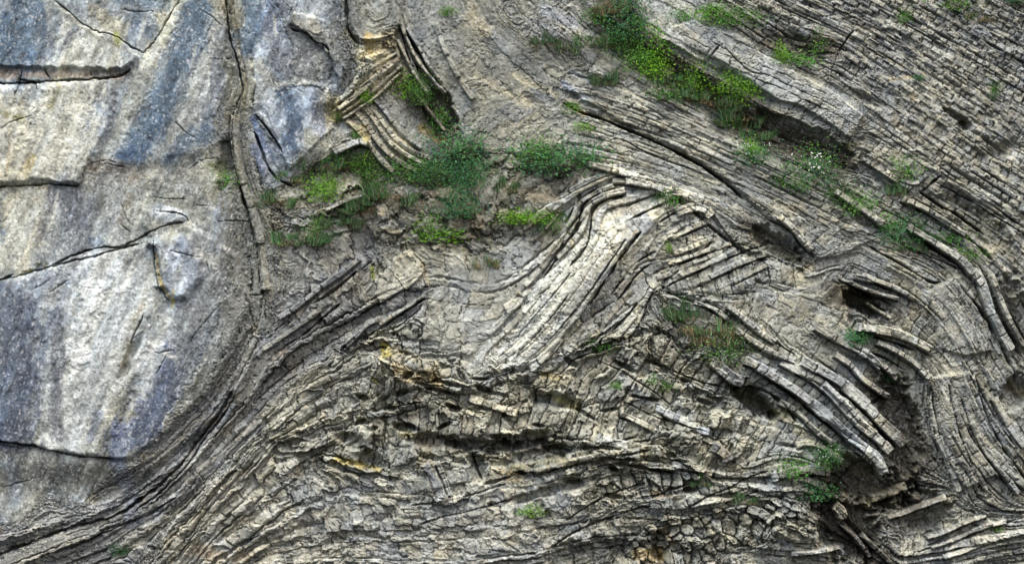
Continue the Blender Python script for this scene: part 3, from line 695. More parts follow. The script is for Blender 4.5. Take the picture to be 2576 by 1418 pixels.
# beds that stand out one by one: points, width, raise, block length, albedo
RB = [
 ([(1303,915),(1350,880),(1395,833),(1440,775),(1487,705),(1535,635),(1562,595)], 21, .30, 62, (.50,.475,.41)),
 ([(1330,925),(1385,885),(1425,825),(1468,765),(1510,700),(1548,645),(1580,600),(1600,575)], 24, .42, 58, (.54,.52,.46)),
 ([(1570,705),(1592,660),(1618,625),(1640,590),(1640,572)], 20, .30, 40, (.52,.50,.43)),
 ([(1355,665),(1390,620),(1425,575),(1444,540),(1452,512),(1500,483),(1545,467)], 13, .26, 34, (.44,.42,.37)),
 ([(1400,650),(1440,610),(1466,575),(1474,540),(1478,515),(1515,492),(1572,478)], 15, .30, 38, (.50,.48,.42)),
 ([(1431,690),(1475,640),(1500,590),(1505,545),(1520,520),(1560,508),(1610,492)], 15, .18, 44, (.42,.41,.38)),
 ([(1475,412),(1530,425),(1580,438),(1625,452)], 16, .36, 40, (.56,.52,.42)),
 ([(1540,455),(1590,455),(1650,470),(1668,478)], 17, .34, 36, (.58,.54,.44)),
 ([(1560,510),(1600,495),(1655,478),(1690,478)], 17, .28, 36, (.56,.53,.45)),
 ([(1585,540),(1640,515),(1700,492)], 17, .28, 34, (.54,.50,.42)),
 ([(1700,482),(1735,492),(1768,508)], 22, .34, 34, (.56,.51,.42)),
 ([(1700,535),(1740,520),(1775,525),(1790,545)], 24, .34, 40, (.50,.46,.38)),
 ([(1690,600),(1735,575),(1785,555)], 15, .24, 30, (.46,.43,.34)),
 ([(1695,640),(1740,622),(1795,600)], 13, .26, 30, (.44,.41,.33)),
 ([(1680,662),(1720,652),(1765,636),(1800,620)], 13, .26, 34, (.44,.42,.35)),
 ([(1700,697),(1745,680),(1800,655),(1850,632)], 15, .2, 60, (.36,.345,.30)),
 ([(1740,715),(1800,692),(1860,660),(1925,638)], 17, .2, 70, (.34,.33,.29)),
 ([(1545,850),(1580,812),(1610,770),(1630,730)], 17, .34, 46, (.46,.43,.35)),
 ([(1570,850),(1600,812),(1618,775)], 14, .28, 36, (.46,.43,.35)),
 ([(1650,700),(1690,690),(1700,660)], 14, .2, 24, (.40,.37,.31)),
 ([(1270,780),(1300,760),(1312,735)], 28, .30, 60, (.46,.42,.33)),
 ([(1275,905),(1330,858),(1380,805),(1425,745),(1470,680),(1510,620),(1545,580)], 17, .17, 50, (.50,.48,.42)),
 ([(1250,890),(1310,838),(1360,780),(1405,720),(1450,660),(1490,605),(1530,567),(1590,540)], 16, .10, 60, (.54,.52,.46)),
 ([(1235,868),(1290,815),(1340,758),(1385,700),(1430,648),(1472,600)], 15, .16, 44, (.47,.45,.39)),
 ([(1228,842),(1278,790),(1322,738),(1362,688)], 14, .10, 50, (.50,.48,.42)),
 ([(1440,862),(1480,800),(1515,750),(1540,722)], 13, .10, 30, (.36,.33,.27)),
 ([(1495,850),(1530,800),(1560,765),(1590,730)], 12, .12, 26, (.34,.31,.25)),
 ([(1508,700),(1535,668),(1560,640),(1590,615)], 8, .12, 24, (.44,.41,.34)),
 ([(1640,650),(1660,612),(1690,585),(1720,562)], 13, .14, 26, (.44,.41,.34)),
 ([(1590,640),(1625,600),(1650,585),(1690,560)], 11, .14, 24, (.46,.43,.36)),
 ([(1690,680),(1740,662),(1790,645),(1840,610)], 11, .10, 40, (.38,.36,.31)),
 ([(1780,735),(1830,712),(1880,690),(1930,665)], 14, .12, 60, (.34,.33,.29)),
 ([(860,285),(895,262),(930,238),(965,205),(1003,172)], 8, .16, 34, (.40,.34,.24)),
 ([(862,300),(905,272),(940,250),(975,218),(1006,185)], 8, .22, 30, (.46,.41,.30)),
 ([(880,225),(905,195),(945,165),(985,140),(1004,128)], 11, .20, 34, (.48,.43,.31)),
 ([(895,178),(925,160),(960,140),(992,122)], 11, .16, 30, (.50,.44,.28)),
 ([(902,150),(930,132),(960,118),(985,108)], 10, .14, 30, (.50,.42,.22)),
 ([(905,265),(930,285),(955,325),(985,365),(1030,395),(1075,415)], 12, .09, 22, (.40,.375,.30)),
 ([(918,258),(945,280),(972,320),(1003,358),(1045,385),(1085,400)], 12, .05, 26, (.37,.345,.28)),
 ([(890,275),(915,300),(940,340),(970,380),(1010,412),(1050,430)], 14, .05, 22, (.38,.35,.28)),
 ([(870,300),(900,325),(925,360),(955,400),(990,432)], 14, .07, 20, (.34,.31,.25)),
 ([(940,250),(965,275),(990,310),(1020,345),(1060,375)], 9, .12, 50, (.27,.28,.30)),
 ([(1050,240),(1085,285),(1120,330)], 8, .25, 34, (.26,.24,.19)),
 ([(1095,60),(1120,130),(1150,190),(1190,250)], 13, .10, 90, (.30,.295,.265)),
 # left limb, thinner beds
 ([(1320,720),(1350,690),(1385,640),(1415,600)], 13, .22, 28, (.46,.41,.32)),
 ([(1338,608),(1360,590),(1385,560),(1410,530)], 10, .2, 30, (.44,.36,.24)),
 ([(1245,915),(1290,880),(1340,835),(1390,780)], 14, .14, 60, (.52,.50,.45)),
 ([(1200,920),(1215,880),(1245,855)], 20, .22, 60, (.50,.48,.42)),
 # long beds of the lower right
 ([(2015,905),(2060,930),(2105,952),(2150,990),(2185,1025),(2215,1060),(2245,1085),(2272,1118)], 27, .62, 46, (.38,.37,.345)),
 ([(1965,905),(2010,930),(2055,955),(2092,990),(2130,1030),(2165,1068),(2205,1098),(2240,1135)], 25, .66, 50, (.40,.385,.35)),
 ([(1872,905),(1900,915),(1942,945),(1999,978),(2045,1015),(2090,1055),(2130,1092),(2175,1125),(2205,1150),(2222,1192)], 25, .74, 44, (.40,.395,.375)),
 ([(1960,1010),(2000,1030),(2035,1065),(2065,1095),(2090,1110)], 16, .45, 30, (.40,.37,.30)),
 ([(2000,1120),(2040,1110),(2080,1130),(2120,1160)], 15, .3, 30, (.30,.28,.23)),
 ([(2150,1130),(2180,1150),(2195,1165)], 12, .4, 20, (.33,.31,.27)),
 ([(1790,905),(1840,950),(1870,960)], 30, .4, 36, (.30,.29,.27)),
 ([(1830,770),(1870,800),(1905,832),(1950,860)], 16, .36, 34, (.42,.40,.35)),
 ([(1850,830),(1900,862),(1950,890),(2000,905)], 15, .34, 36, (.36,.345,.30)),
 ([(1745,760),(1800,775),(1830,805)], 12, .2, 34, (.40,.38,.32)),
 ([(2155,822),(2200,828),(2252,836),(2312,862),(2342,880)], 21, .5, 34, (.37,.355,.31)),
 ([(2050,820),(2100,848),(2150,872),(2190,895),(2215,925)], 21, .48, 40, (.36,.345,.31)),
 ([(2205,860),(2250,880),(2300,912),(2335,950)], 15, .5, 38, (.33,.32,.29)),
 ([(2190,900),(2230,925),(2255,955)], 13, .4, 28, (.32,.30,.26)),
 ([(2100,890),(2140,915),(2165,950),(2200,975),(2240,1000)], 15, .4, 30, (.35,.33,.29)),
 ([(2150,695),(2200,705),(2250,722),(2300,752)], 13, .42, 34, (.32,.30,.25)),
 ([(2145,715),(2200,735),(2260,752)], 10, .40, 30, (.30,.28,.24)),
 ([(2282,568),(2330,598),(2379,628),(2420,655),(2445,690)], 19, .5, 40, (.33,.315,.28)),
 ([(2270,500),(2320,520),(2370,552),(2430,590)], 15, .36, 30, (.32,.305,.27)),
 ([(2445,680),(2470,715),(2485,770),(2510,820),(2545,880)], 22, .3, 46, (.36,.355,.33)),
 ([(2490,690),(2515,750),(2545,820),(2576,870)], 14, .4, 34, (.32,.31,.28)),
 ([(2100,480),(2160,520),(2220,565)], 16, .3, 30, (.33,.32,.28)),
 ([(1960,545),(2000,580),(2040,630)], 16, .36, 28, (.42,.40,.34)),
 ([(2170,400),(2230,440),(2290,475)], 12, .3, 20, (.34,.32,.28)),
 ([(2230,430),(2300,470),(2330,440)], 9, .2, 18, (.32,.3,.27)),
 ([(2350,1090),(2375,1140),(2395,1185),(2412,1235)], 15, .34, 40, (.34,.33,.30)),
 ([(2400,1090),(2425,1140),(2450,1180),(2480,1232)], 15, .32, 46, (.34,.33,.30)),
 ([(2440,1060),(2475,1130),(2510,1175),(2560,1240)], 15, .34, 50, (.36,.355,.33)),
 ([(2500,1000),(2530,1060),(2576,1120)], 20, .4, 50, (.35,.34,.31)),
 ([(2192,1255),(2230,1245),(2280,1220)], 18, .35, 34, (.24,.215,.17)),
 ([(2232,1300),(2270,1290),(2320,1270),(2379,1248)], 14, .35, 50, (.30,.285,.25)),
 ([(2100,1270),(2120,1285),(2118,1305)], 22, .4, 40, (.32,.29,.23)),
 ([(2330,1350),(2380,1335),(2440,1305),(2480,1298)], 11, .3, 60, (.40,.385,.34)),
 ([(2340,1375),(2400,1355),(2460,1325),(2530,1310)], 12, .32, 66, (.41,.39,.35)),
 ([(2370,1400),(2440,1375),(2520,1345),(2576,1335)], 13, .32, 70, (.42,.41,.38)),
 ([(2170,1345),(2210,1385),(2240,1415)], 13, .35, 30, (.34,.32,.28)),
 ([(2120,1320),(2160,1355),(2190,1400)], 11, .3, 28, (.30,.28,.24)),
 # upper centre
 ([(1008,60),(1030,110),(1045,145),(1075,185),(1100,215),(1120,235)], 10, .32, 50, (.34,.32,.27)),
 ([(1024,70),(1055,120),(1078,165),(1110,205)], 9, .2, 50, (.34,.33,.29)),
 ([(1000,100),(1020,140),(1040,185),(1075,235)], 9, .3, 44, (.30,.275,.22)),
 ([(850,275),(880,255),(920,225),(955,190),(1000,150)], 12, .26, 40, (.44,.41,.32)),
 ([(842,258),(870,240),(905,205),(940,175)], 11, .14, 34, (.44,.415,.33)),
 ([(905,255),(940,230),(975,195),(1010,165)], 10, .16, 40, (.40,.37,.30)),
 ([(592,290),(590,370),(602,430),(625,500),(648,570),(660,650),(668,730)], 22, .2, 110, (.30,.285,.24)),
 ([(840,385),(870,370),(905,355),(925,362)], 18, .4, 60, (.30,.30,.29)),
 ([(820,530),(870,505),(925,490)], 11, .35, 34, (.38,.35,.30)),
 # shear blades
 ([(700,800),(750,770),(810,720),(870,680),(905,650)], 14, .3, 80, (.31,.30,.29)),
 ([(660,880),(720,840),(780,800),(830,760)], 13, .26, 70, (.29,.28,.265)),
 ([(870,870),(900,840),(925,812),(960,800)], 15, .3, 60, (.27,.27,.26)),
 ([(955,815),(1000,785),(1050,755),(1066,745)], 9, .34, 50, (.44,.41,.34)),
 ([(950,750),(990,725),(1030,700),(1055,670)], 34, .25, 90, (.46,.43,.36)),
 ([(480,1165),(520,1115),(560,1060),(590,1015)], 11, .22, 80, (.28,.29,.31)),
 # rubble base ledges
 ([(1070,1165),(1092,1200),(1112,1258)], 20, .45, 90, (.36,.35,.33)),
 ([(1098,1160),(1118,1200),(1132,1246)], 12, .35, 30, (.38,.37,.34)),
 ([(1345,1186),(1390,1174),(1440,1160),(1500,1147),(1570,1135)], 16, .5, 36, (.42,.39,.30)),
 ([(1110,1265),(1150,1255),(1160,1245)], 16, .4, 30, (.42,.38,.30)),
 ([(960,890),(985,905),(1020,915)], 30, .35, 40, (.44,.40,.30)),
 ([(1180,1000),(1240,1020),(1300,1040)], 18, .38, 30, (.40,.36,.27)),
 ([(1500,1100),(1550,1115),(1590,1120)], 22, .4, 40, (.42,.39,.33)),
 ([(1690,1165),(1760,1180),(1790,1195)], 18, .3, 30, (.36,.33,.27)),
 ([(1650,1025),(1700,1050),(1750,1065)], 18, .22, 26, (.37,.37,.36)),
 ([(1750,1075),(1785,1088)], 16, .25, 20, (.40,.40,.41)),
 ([(1790,1120),(1825,1140),(1830,1160)], 24, .42, 34, (.34,.32,.28)),
 ([(1940,1200),(1985,1185),(2040,1178),(2090,1188)], 22, .4, 34, (.34,.325,.28)),
 ([(1450,1390),(1520,1360),(1590,1345)], 0.1, 0, 60, (.3,.3,.3)),
 ([(1990,1392),(2060,1385),(2115,1375)], 12, .4, 60, (.38,.36,.31)),
 ([(1945,1330),(1990,1350),(2060,1350)], 26, .3, 32, (.36,.34,.28)),
 ([(1955,1290),(2010,1280),(2060,1310)], 26, .3, 34, (.36,.335,.27)),
 ([(1880,1275),(1920,1290),(1940,1310)], 24, .3, 26, (.36,.34,.28)),
 ([(1560,1040),(1610,1060),(1650,1085)], 16, .3, 30, (.40,.37,.30)),
 ([(2180,760),(2215,785),(2240,800)], 8, .3, 30, (.36,.35,.29)),
]
rib = np.zeros(h.shape, np.int32)
ribcol = np.zeros(h.shape + (3,), np.float32)
rib_n = 1
for ri, (pts, w, raise_, bl, colr) in enumerate(RB):
    if w < 1: continue
    if pts[0][1] < 740 and 1550 < pts[0][0] < 1900 and pts[0][1] > 440: raise_ *= .5
    if pts[0][1] > 850 and pts[0][0] < 1700: raise_ *= .6
    raise_ = min(raise_, .35 + .35 * raise_)
    q = smooth(pts, 2); sl_ = near(q, w + 12)
    d, sd, uu, tot = line_dist(q, sl_, .22)
    jit = np.array(np.cumsum([0] + [bl * (.35 + 1.5 * random.random() ** 1.4) for _ in range(int(tot / bl * 2) + 3)]))
    hw = w * .5 * (1 + .14 * (vn(uu / 30, uu * 0 + ri * 3.3, 4) - .5)) * (1 + .03 * n3[sl_])
    ue = uu + 2.5 * n3[sl_] + 1.5 * n2[sl_]
    ji = np.searchsorted(jit, ue)
    hw = hw * (1 + .30 * (rid(ji, ri, 31) - .5))
    endt = (uu > .5) & (uu < tot - .5)
    m = (d < hw) & endt
    je = np.abs(ue[..., None] - jit[None, None, :]).min(-1)
    base_h = h[sl_]
    off = raise_ + (rid(ji, ri, 32) - .5) * raise_ * .5 + (rid(ji, ri, 33) - .35) * .26 * sd / max(1, w) + (rid(ji, ri, 36) - .5) * .004 * (ue - jit[np.clip(ji, 0, len(jit) - 1)])
    # low-passed support: keep the ribbon's top flat rather than inheriting every joint below it
    sup = MAC = None
    top = off + .22 * base_h + .10 * n1[sl_] + .015 * n3[sl_] + .03 * fa2[sl_] + .03 * fb(uu / 26, sd / 3.0, 8, 2)
    edge = ss(-.3, 1.4, hw - d)
    jg = .25 * raise_ + .10
    js = rid(np.searchsorted(jit, ue + bl * .0), ri, 34)
    top = top - jg * (1 - ss(.3, 2.0, je)) * (.10 + 1.5 * js ** 2.2)
    newh = np.where(m, np.maximum(base_h, top * edge + base_h * (1 - edge)), base_h)
    # a gap under the lower edge
    gap = (1 - ss(0, 5.5, np.abs(sd - hw - 2.0))) * (sd > 0) * endt * (rid(ji, ri, 35) * .6 + .5)
    newh = np.where(m, newh, newh - .5 * raise_ * gap)
    h[sl_] = newh
    idv = rib[sl_]; idv[m] = rib_n * 1000 + ji[m]
    c = ribcol[sl_]; c[m] = np.array(colr)
    rib_n += 1
cell = np.where(rib > 0, rib.astype(np.int64) + (1 << 36), cell)
print('features', time.perf_counter() - T0)

# ------------------------------------------------------------------ albedo (rock colours, stains and lichens, plus darkness painted into the lower right recess)
C = BASE.copy()
rm = rib > 0
C[rm] = C[rm] * .25 + ribcol[rm] * .75
tone = 1 + .22 * ftone3 * ~mw + .20 * ftone + .20 * ftone2 + .34 * (rid(cell, 0, 41) - .5) + .34 * (rid(k1, 0, 42) - .5) * np.where(P['amp'] > .06, 1, .2)
C *= tone[..., None]
warm = (rid(cell, 0, 43) - .5) * .14 + .09 * n1 + .06 * n2
C *= np.stack([1 + warm, 1 + warm * .45, 1 - warm * .9], -1)

BLUE = (.125,.160,.205); DBLUE = (.092,.120,.165); WHITE = (.50,.495,.465); CREAM = (.52,.49,.41); OCH = (.50,.34,.10); YEL = (.52,.42,.07)
RUST = (.34,.22,.13); DK = (.075,.068,.058); MOSS = (.16,.18,.05); GREY = (.22,.218,.205); OLV = (.24,.23,.13); PALE = (.44,.43,.39); LICH = (.55,.56,.58); BRN = (.13,.10,.07)
# streaks: points, width, colour, strength
ST = [
 ([(60,-40),(70,60),(60,150)], 170, BLUE, .85), ([(-20,40),(0,160)], 90, BLUE, .7),([(170,40),(150,100)],50,GREY,.5),
 ([(250,110),(200,160)], 110, WHITE, .8),([(300,120),(290,160)], 40, PALE, .6),([(175,60),(130,160)], 22, WHITE, .5),
 ([(-90,188),(300,190)], 26, (.30,.25,.21), .7),([(50,200),(90,215)], 30, DK, .5),([(250,190),(320,180)], 22, DK, .6),
 ([(230,20),(290,70)], 50, (.33,.31,.26), .7),([(330,40),(380,80)], 50, BLUE, .6),([(300,0),(420,10)], 40, BLUE, .6),([(365,45),(350,100)], 12, WHITE, .6),
 ([(500,30),(470,130),(430,220),(390,290),(330,380)], 100, BLUE, .85),([(570,100),(560,200),(530,290)], 80, (.19,.205,.235), .75),
 ([(530,330),(470,360),(420,410)], 60, BLUE, .7),([(420,300),(370,380),(300,400)], 46, DBLUE, .65),
 ([(527,175),(522,235)], 8, WHITE, .7),([(555,235),(545,275)], 8, WHITE, .6),([(495,120),(485,160)], 8, PALE, .5),([(330,240),(310,290)], 9, WHITE, .5),
 ([(350,200),(330,260),(290,340)], 40, (.29,.285,.26), .7),
 ([(240,215),(230,240)], 90, (.20,.20,.20), .6),
 ([(170,260),(140,350),(110,440)], 210, (.50,.485,.44), .85),([(20,280),(0,440)], 130, (.52,.49,.42), .8),([(250,300),(190,430)], 60, WHITE, .6),
 ([(0,285),(60,300)], 24, OLV, .6),([(150,215),(130,270)], 22, OLV, .55),([(85,400),(60,450)], 26, (.46,.38,.20), .6),([(30,330),(20,440)], 12,(.36,.30,.22),.5),
 ([(-90,176),(30,182),(60,176)], 22, (.26,.22,.19), .6),([(60,185),(230,186)], 20, (.40,.34,.29), .7),([(232,186),(320,184)], 20, (.22,.21,.20), .8),([(240,620),(330,700)], 40, (.46,.46,.45), .6),([(150,15),(230,90),(330,130)], 16, (.26,.255,.22), .6),([(290,90),(300,112)],22,(.30,.31,.12),.6),([(340,250),(300,340),(240,420)],46,(.33,.33,.31),.6),([(570,160),(585,220)],30,(.22,.22,.16),.5),
 ([(-50,470),(120,474)], 14, (.24,.18,.11), .7),([(240,420),(330,440)], 60, (.24,.21,.18), .7),([(540,420),(590,450)], 60, (.15,.17,.06), .6),
 ([(520,400),(560,380)], 40, PALE, .5),([(400,430),(540,440)], 60, (.38,.365,.33), .6),
 ([(50,500),(40,600),(10,660)], 150, (.50,.475,.41), .85),([(130,490),(100,600)], 24, (.15,.15,.16), .6),
 ([(170,490),(200,560),(190,620)], 110, (.165,.175,.20), .75),([(145,480),(130,560)], 9, WHITE, .6),([(260,480),(300,560)], 100, (.22,.215,.20), .6),
 ([(300,540),(290,580)], 34, (.36,.36,.37), .5),([(400,540),(450,545)], 44, (.36,.38,.42), .7),([(235,605),(260,620)], 34, DBLUE, .5),
 ([(230,500),(210,560)],30,(.15,.16,.19),.5),([(330,490),(300,560)],20,(.19,.17,.14),.5),
 ([(590,460),(610,560),(590,680)], 70, (.18,.17,.14), .6),([(600,600),(590,700),(560,800)], 90, (.22,.215,.20), .6),([(520,480),(560,520)],50,(.24,.22,.18),.5),
 ([(0,740),(120,760),(160,740)], 60, (.25,.25,.26), .6),([(130,700),(230,690)], 50, (.26,.27,.31), .5),
 ([(260,700),(300,780),(240,860),(200,1000),(180,1110)], 150, (.52,.52,.51), .9),([(350,700),(330,780)], 110, (.50,.50,.49), .7),([(200,1000),(330,900),(400,880)], 120, (.50,.50,.495), .7),
 ([(60,790),(70,900),(60,1000),(20,1100)], 130, (.135,.145,.175), .85),([(150,790),(150,900),(140,1000),(150,1090)], 40, (.14,.145,.165), .75),
 ([(100,860),(70,1000),(50,1100)], 14, (.40,.41,.43), .6),([(10,930),(0,1100)], 30, (.20,.23,.31), .6),
 ([(440,900),(420,980),(380,1060),(300,1110)], 90, (.155,.175,.245), .85),([(250,1040),(230,1100)], 26, (.19,.21,.27), .6),([(470,620),(500,700),(490,740)], 60, (.24,.26,.31), .7),
 ([(600,520),(600,640),(590,760),(550,880),(500,980)], 130, (.185,.182,.165), .8),([(520,600),(540,720),(500,860),(450,960)], 90, (.20,.21,.225), .65),([(20,760),(40,900),(10,1090)], 150, (.115,.130,.160), .75),([(470,860),(420,1000),(360,1090)], 80, (.15,.165,.20), .7),([(60,480),(80,540)], 20, (.3,.29,.27), .4),([(620,330),(560,340),(500,350)], 60, (.18,.2,.23), .4),([(560,120),(590,200),(570,260)], 50, (.19,.19,.175), .6),
 ([(400,620),(440,650)], 50, (.46,.47,.50), .7),([(395,640),(405,710),(440,760)], 12, (.46,.36,.18), .7),([(440,730),(435,770)], 14, YEL, .35),([(500,640),(540,660)],34,(.26,.25,.23),.5),
 ([(340,800),(360,770)], 26, (.40,.36,.31), .5),([(330,870),(310,920)], 22, (.26,.24,.18), .6),([(420,890),(440,900)], 26, (.50,.49,.46), .7),
 ([(520,760),(470,870),(460,900)], 80, (.28,.285,.29), .6),([(560,820),(520,960)], 60, (.30,.295,.28), .5),
 ([(-40,1190),(100,1205),(240,1215),(340,1200)], 130, (.150,.150,.142), .85),([(30,1170),(40,1260)], 40, (.20,.22,.26), .5),([(300,1160),(330,1300)], 60, (.17,.19,.25), .55),
 ([(80,1260),(60,1300)], 60, (.26,.25,.22), .5),([(150,1250),(200,1290)], 60, (.16,.17,.18), .6),
 ([(540,1020),(470,1120),(380,1210),(260,1290)], 26, (.14,.145,.165), .6),([(560,1030),(500,1130)], 14, (.30,.32,.37), .5),([(60,1330),(0,1350)], 40, (.20,.20,.23), .5),
 # upper mid
 ([(630,-20),(640,60),(620,120)], 70, BLUE, .8),([(700,-10),(680,60)], 60, (.20,.22,.27), .75),([(690,40),(695,90)], 10, WHITE, .6),
 ([(740,0),(800,10)], 50, (.36,.37,.40), .6),([(700,150),(760,160)], 100, (.20,.205,.22), .7),([(740,60),(800,70)], 44, (.34,.32,.28), .6),
 ([(720,230),(740,290),(730,360)], 70, DBLUE, .85),([(790,250),(800,320)], 50, (.19,.20,.24), .7),([(690,220),(740,205),(770,215)], 24, WHITE, .6),
 ([(640,300),(660,360),(690,400)], 24, (.17,.20,.28), .8),([(640,370),(660,430)], 28, (.18,.20,.27), .7),([(750,340),(780,400)], 26,(.30,.31,.33),.5),
 ([(850,60),(880,180),(870,210)], 50, (.16,.16,.155), .6),([(870,80),(900,110)], 24, (.20,.18,.10), .6),
 ([(640,160),(680,200)],50,(.30,.28,.23),.5),([(600,30),(600,60)],30,(.22,.20,.15),.5),
 ([(930,100),(940,130)], 34, OCH, .7),([(950,105),(970,150)], 44, (.52,.46,.30), .7),([(905,190),(930,170)], 34, (.52,.50,.42), .7),([(960,180),(1000,150)], 14, (.26,.21,.16), .6),
 ([(910,320),(925,350)], 22, YEL, .5),([(880,310),(920,330)], 34, (.36,.27,.17), .6),([(950,260),(975,300)], 18, (.18,.19,.22), .6),
 ([(930,260),(960,320),(1000,370),(1050,400)], 26, (.42,.395,.32), .5),([(1060,320),(1110,350)], 34, (.30,.23,.06), .75),([(1040,250),(1090,310)], 50, (.15,.13,.08), .5),
 ([(1200,190),(1280,240),(1330,260)], 26, (.46,.40,.28), .6),([(1290,190),(1400,240)], 24, (.42,.37,.25), .6),([(1190,40),(1220,80)], 40, (.42,.36,.24), .6),([(1260,40),(1330,110),(1400,200)], 20, (.40,.36,.27), .5),
 ([(1370,30),(1440,60)], 34, (.27,.28,.34), .6),([(1340,60),(1400,100)], 40, (.24,.25,.28), .5),([(1420,210),(1440,230)], 24, (.24,.27,.36), .7),([(1450,230),(1470,250)], 30, (.42,.43,.46), .7),([(1440,180),(1480,200)], 24, (.26,.28,.34), .6),
 ([(1455,280),(1470,288)], 14, (.55,.42,.24), .8),([(1350,330),(1420,340)], 50, (.40,.37,.28), .4),
 ([(1690,100),(1780,120),(1860,170)], 50, (.40,.39,.355), .6),([(1960,240),(2020,280)], 50, (.36,.355,.34), .6),
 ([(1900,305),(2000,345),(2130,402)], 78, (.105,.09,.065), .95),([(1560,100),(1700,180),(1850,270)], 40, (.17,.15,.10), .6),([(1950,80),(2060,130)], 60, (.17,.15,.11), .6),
 ([(2280,230),(2340,250)], 50, (.42,.39,.32), .6),([(2290,240),(2300,250)], 14, (.50,.38,.20), .5),([(2200,45),(2300,85)], 22, (.46,.44,.36), .5),([(2240,200),(2300,190)], 18, (.46,.34,.16), .4),([(2240,150),(2330,190)], 10, (.44,.36,.2), .5),
 ([(2330,110),(2380,150)], 22, (.46,.46,.43), .4),([(2400,300),(2430,310)], 40, DK, .4),([(2500,280),(2576,300)], 50, (.24,.22,.18), .4),
 ([(2040,640),(2100,660),(2180,620)], 70, (.30,.295,.28), .6),([(1900,600),(2000,650)], 40, (.16,.14,.10), .7),([(2000,690),(2040,670)], 30, (.44,.37,.24), .6),
 ([(2300,500),(2450,570),(2560,650)], 44, (.19,.175,.13), .6),([(2250,550),(2300,580)], 40, (.16,.14,.10), .5),
 ([(2120,730),(2200,770)], 36, (.17,.145,.09), .7),([(2170,790),(2230,800)], 40, (.30,.28,.24), .5),([(2200,760),(2230,760)],10,(.40,.38,.30),.5),([(2260,690),(2300,740)], 40, (.20,.18,.13), .5),
 ([(2380,740),(2420,860)], 80, (.30,.29,.265), .6),([(2440,830),(2490,860)], 40, (.38,.38,.37), .5),([(2490,760),(2500,830)],20,(.33,.36,.37),.5),
 ([(2240,980),(2290,1080),(2310,1180)], 110, (.125,.108,.085), .85),([(2060,1190),(2180,1240),(2300,1240)], 90, (.13,.11,.08), .8),([(2160,1180),(2200,1190)], 40, (.24,.20,.10), .6),([(2180,1270),(2240,1260)], 34, (.20,.165,.08), .6),  # brown soil, with the recess's darkness put into the colour
 ([(2060,1290),(2130,1360),(2200,1400)], 90, (.10,.085,.07), .85),([(2200,1320),(2330,1280),(2300,1200)], 90, (.13,.115,.09), .7),([(2250,1330),(2330,1300)], 60, (.12,.11,.09), .7),  # same recess, darkened in colour so the beds stand out
 ([(2540,970),(2576,990)], 50, (.15,.12,.06), .8),([(2550,780),(2576,850)], 50, (.10,.09,.075), .7),([(2560,900),(2576,930)], 40, (.14,.13,.10), .6),
 ([(1870,990),(1960,1040)], 44, (.19,.165,.09), .8),([(1975,1040),(2020,1090)], 24, (.48,.43,.28), .6),([(2250,905),(2290,920)], 12, (.30,.27,.10), .6),
 ([(1890,900),(1980,950)], 16, (.44,.45,.48), .6),([(2170,1110),(2210,1150)], 12, (.44,.46,.50), .5),([(1690,870),(1760,920)],26,(.36,.35,.33),.4),
 # chevron
 ([(1530,480),(1600,450),(1660,490)], 60, (.55,.51,.42), .4),([(1480,560),(1490,590)], 14, (.19,.21,.27), .7),([(1340,560),(1400,530)], 30, (.42,.33,.19), .6),
 ([(1470,600),(1400,720),(1330,820),(1250,880)], 110, (.52,.50,.44), .5),([(1590,590),(1600,580)], 14, (.42,.31,.12), .7),([(1440,600),(1440,620)],14,(.42,.33,.14),.4),
 ([(1680,560),(1730,560)], 44, (.30,.295,.28), .6),([(1780,560),(1800,600)], 30, (.20,.17,.15), .5),([(1560,760),(1570,720)], 34, (.20,.18,.15), .6),([(1480,790),(1540,830)], 40, (.22,.20,.17), .5),
 ([(1700,740),(1790,760),(1830,800)], 40, (.27,.265,.25), .5),([(1880,740),(1920,770)], 50, (.22,.20,.16), .5),([(1860,600),(1800,610)], 50, (.27,.265,.24), .4),
 ([(1100,700),(1130,850),(1160,950)], 80, (.40,.385,.33), .5),([(1180,810),(1240,830)], 60, (.40,.40,.385), .6),([(1060,660),(1080,720)], 14, (.46,.37,.22), .5),([(990,720),(1050,690)], 34, (.52,.49,.40), .6),
 ([(1160,900),(1200,850)], 30, (.46,.45,.42), .5),([(1170,1000),(1220,920)], 30,(.40,.385,.33),.4),
 # shear
 ([(730,770),(800,720),(870,680)], 40, (.21,.215,.23), .6),([(770,840),(830,790),(880,740)], 40, (.19,.18,.165), .6),([(690,900),(720,880)], 24, (.42,.33,.26), .5),([(700,940),(760,900)], 50, (.15,.14,.135), .6),
 ([(870,880),(910,850)], 30, (.17,.17,.17), .6),([(935,670),(938,700)], 12, (.30,.32,.06), .8),([(650,960),(690,900)], 30, (.30,.29,.27), .5),([(880,830),(960,790)], 40,(.25,.235,.20),.5),
 ([(800,880),(860,860)],30,(.27,.26,.24),.4),
 # base
 ([(970,870),(975,890)], 26, YEL, .9),([(990,880),(1040,900)], 34, (.46,.40,.25), .6),([(1000,930),(1100,960)], 40, (.40,.29,.12), .6),([(940,950),(950,960)], 14, YEL, .6),([(1080,935),(1110,960)], 34, (.40,.31,.17), .5),
 ([(1390,1005),(1450,1025)], 24, (.50,.44,.18), .8),([(1380,1020),(1440,1035)], 12, (.54,.52,.44), .6),([(1370,940),(1400,950)], 24, (.42,.32,.10), .5),([(850,1155),(950,1180)], 26, (.46,.37,.10), .8),([(1010,1090),(1070,1100)], 20, (.38,.31,.14), .7),
 ([(1060,1110),(1180,1120),(1320,1120),(1420,1110)], 50, (.15,.135,.115), .75),([(1290,1180),(1420,1150)], 30, (.24,.21,.10), .6),([(1260,1190),(1310,1200)], 26,(.38,.27,.10),.5),
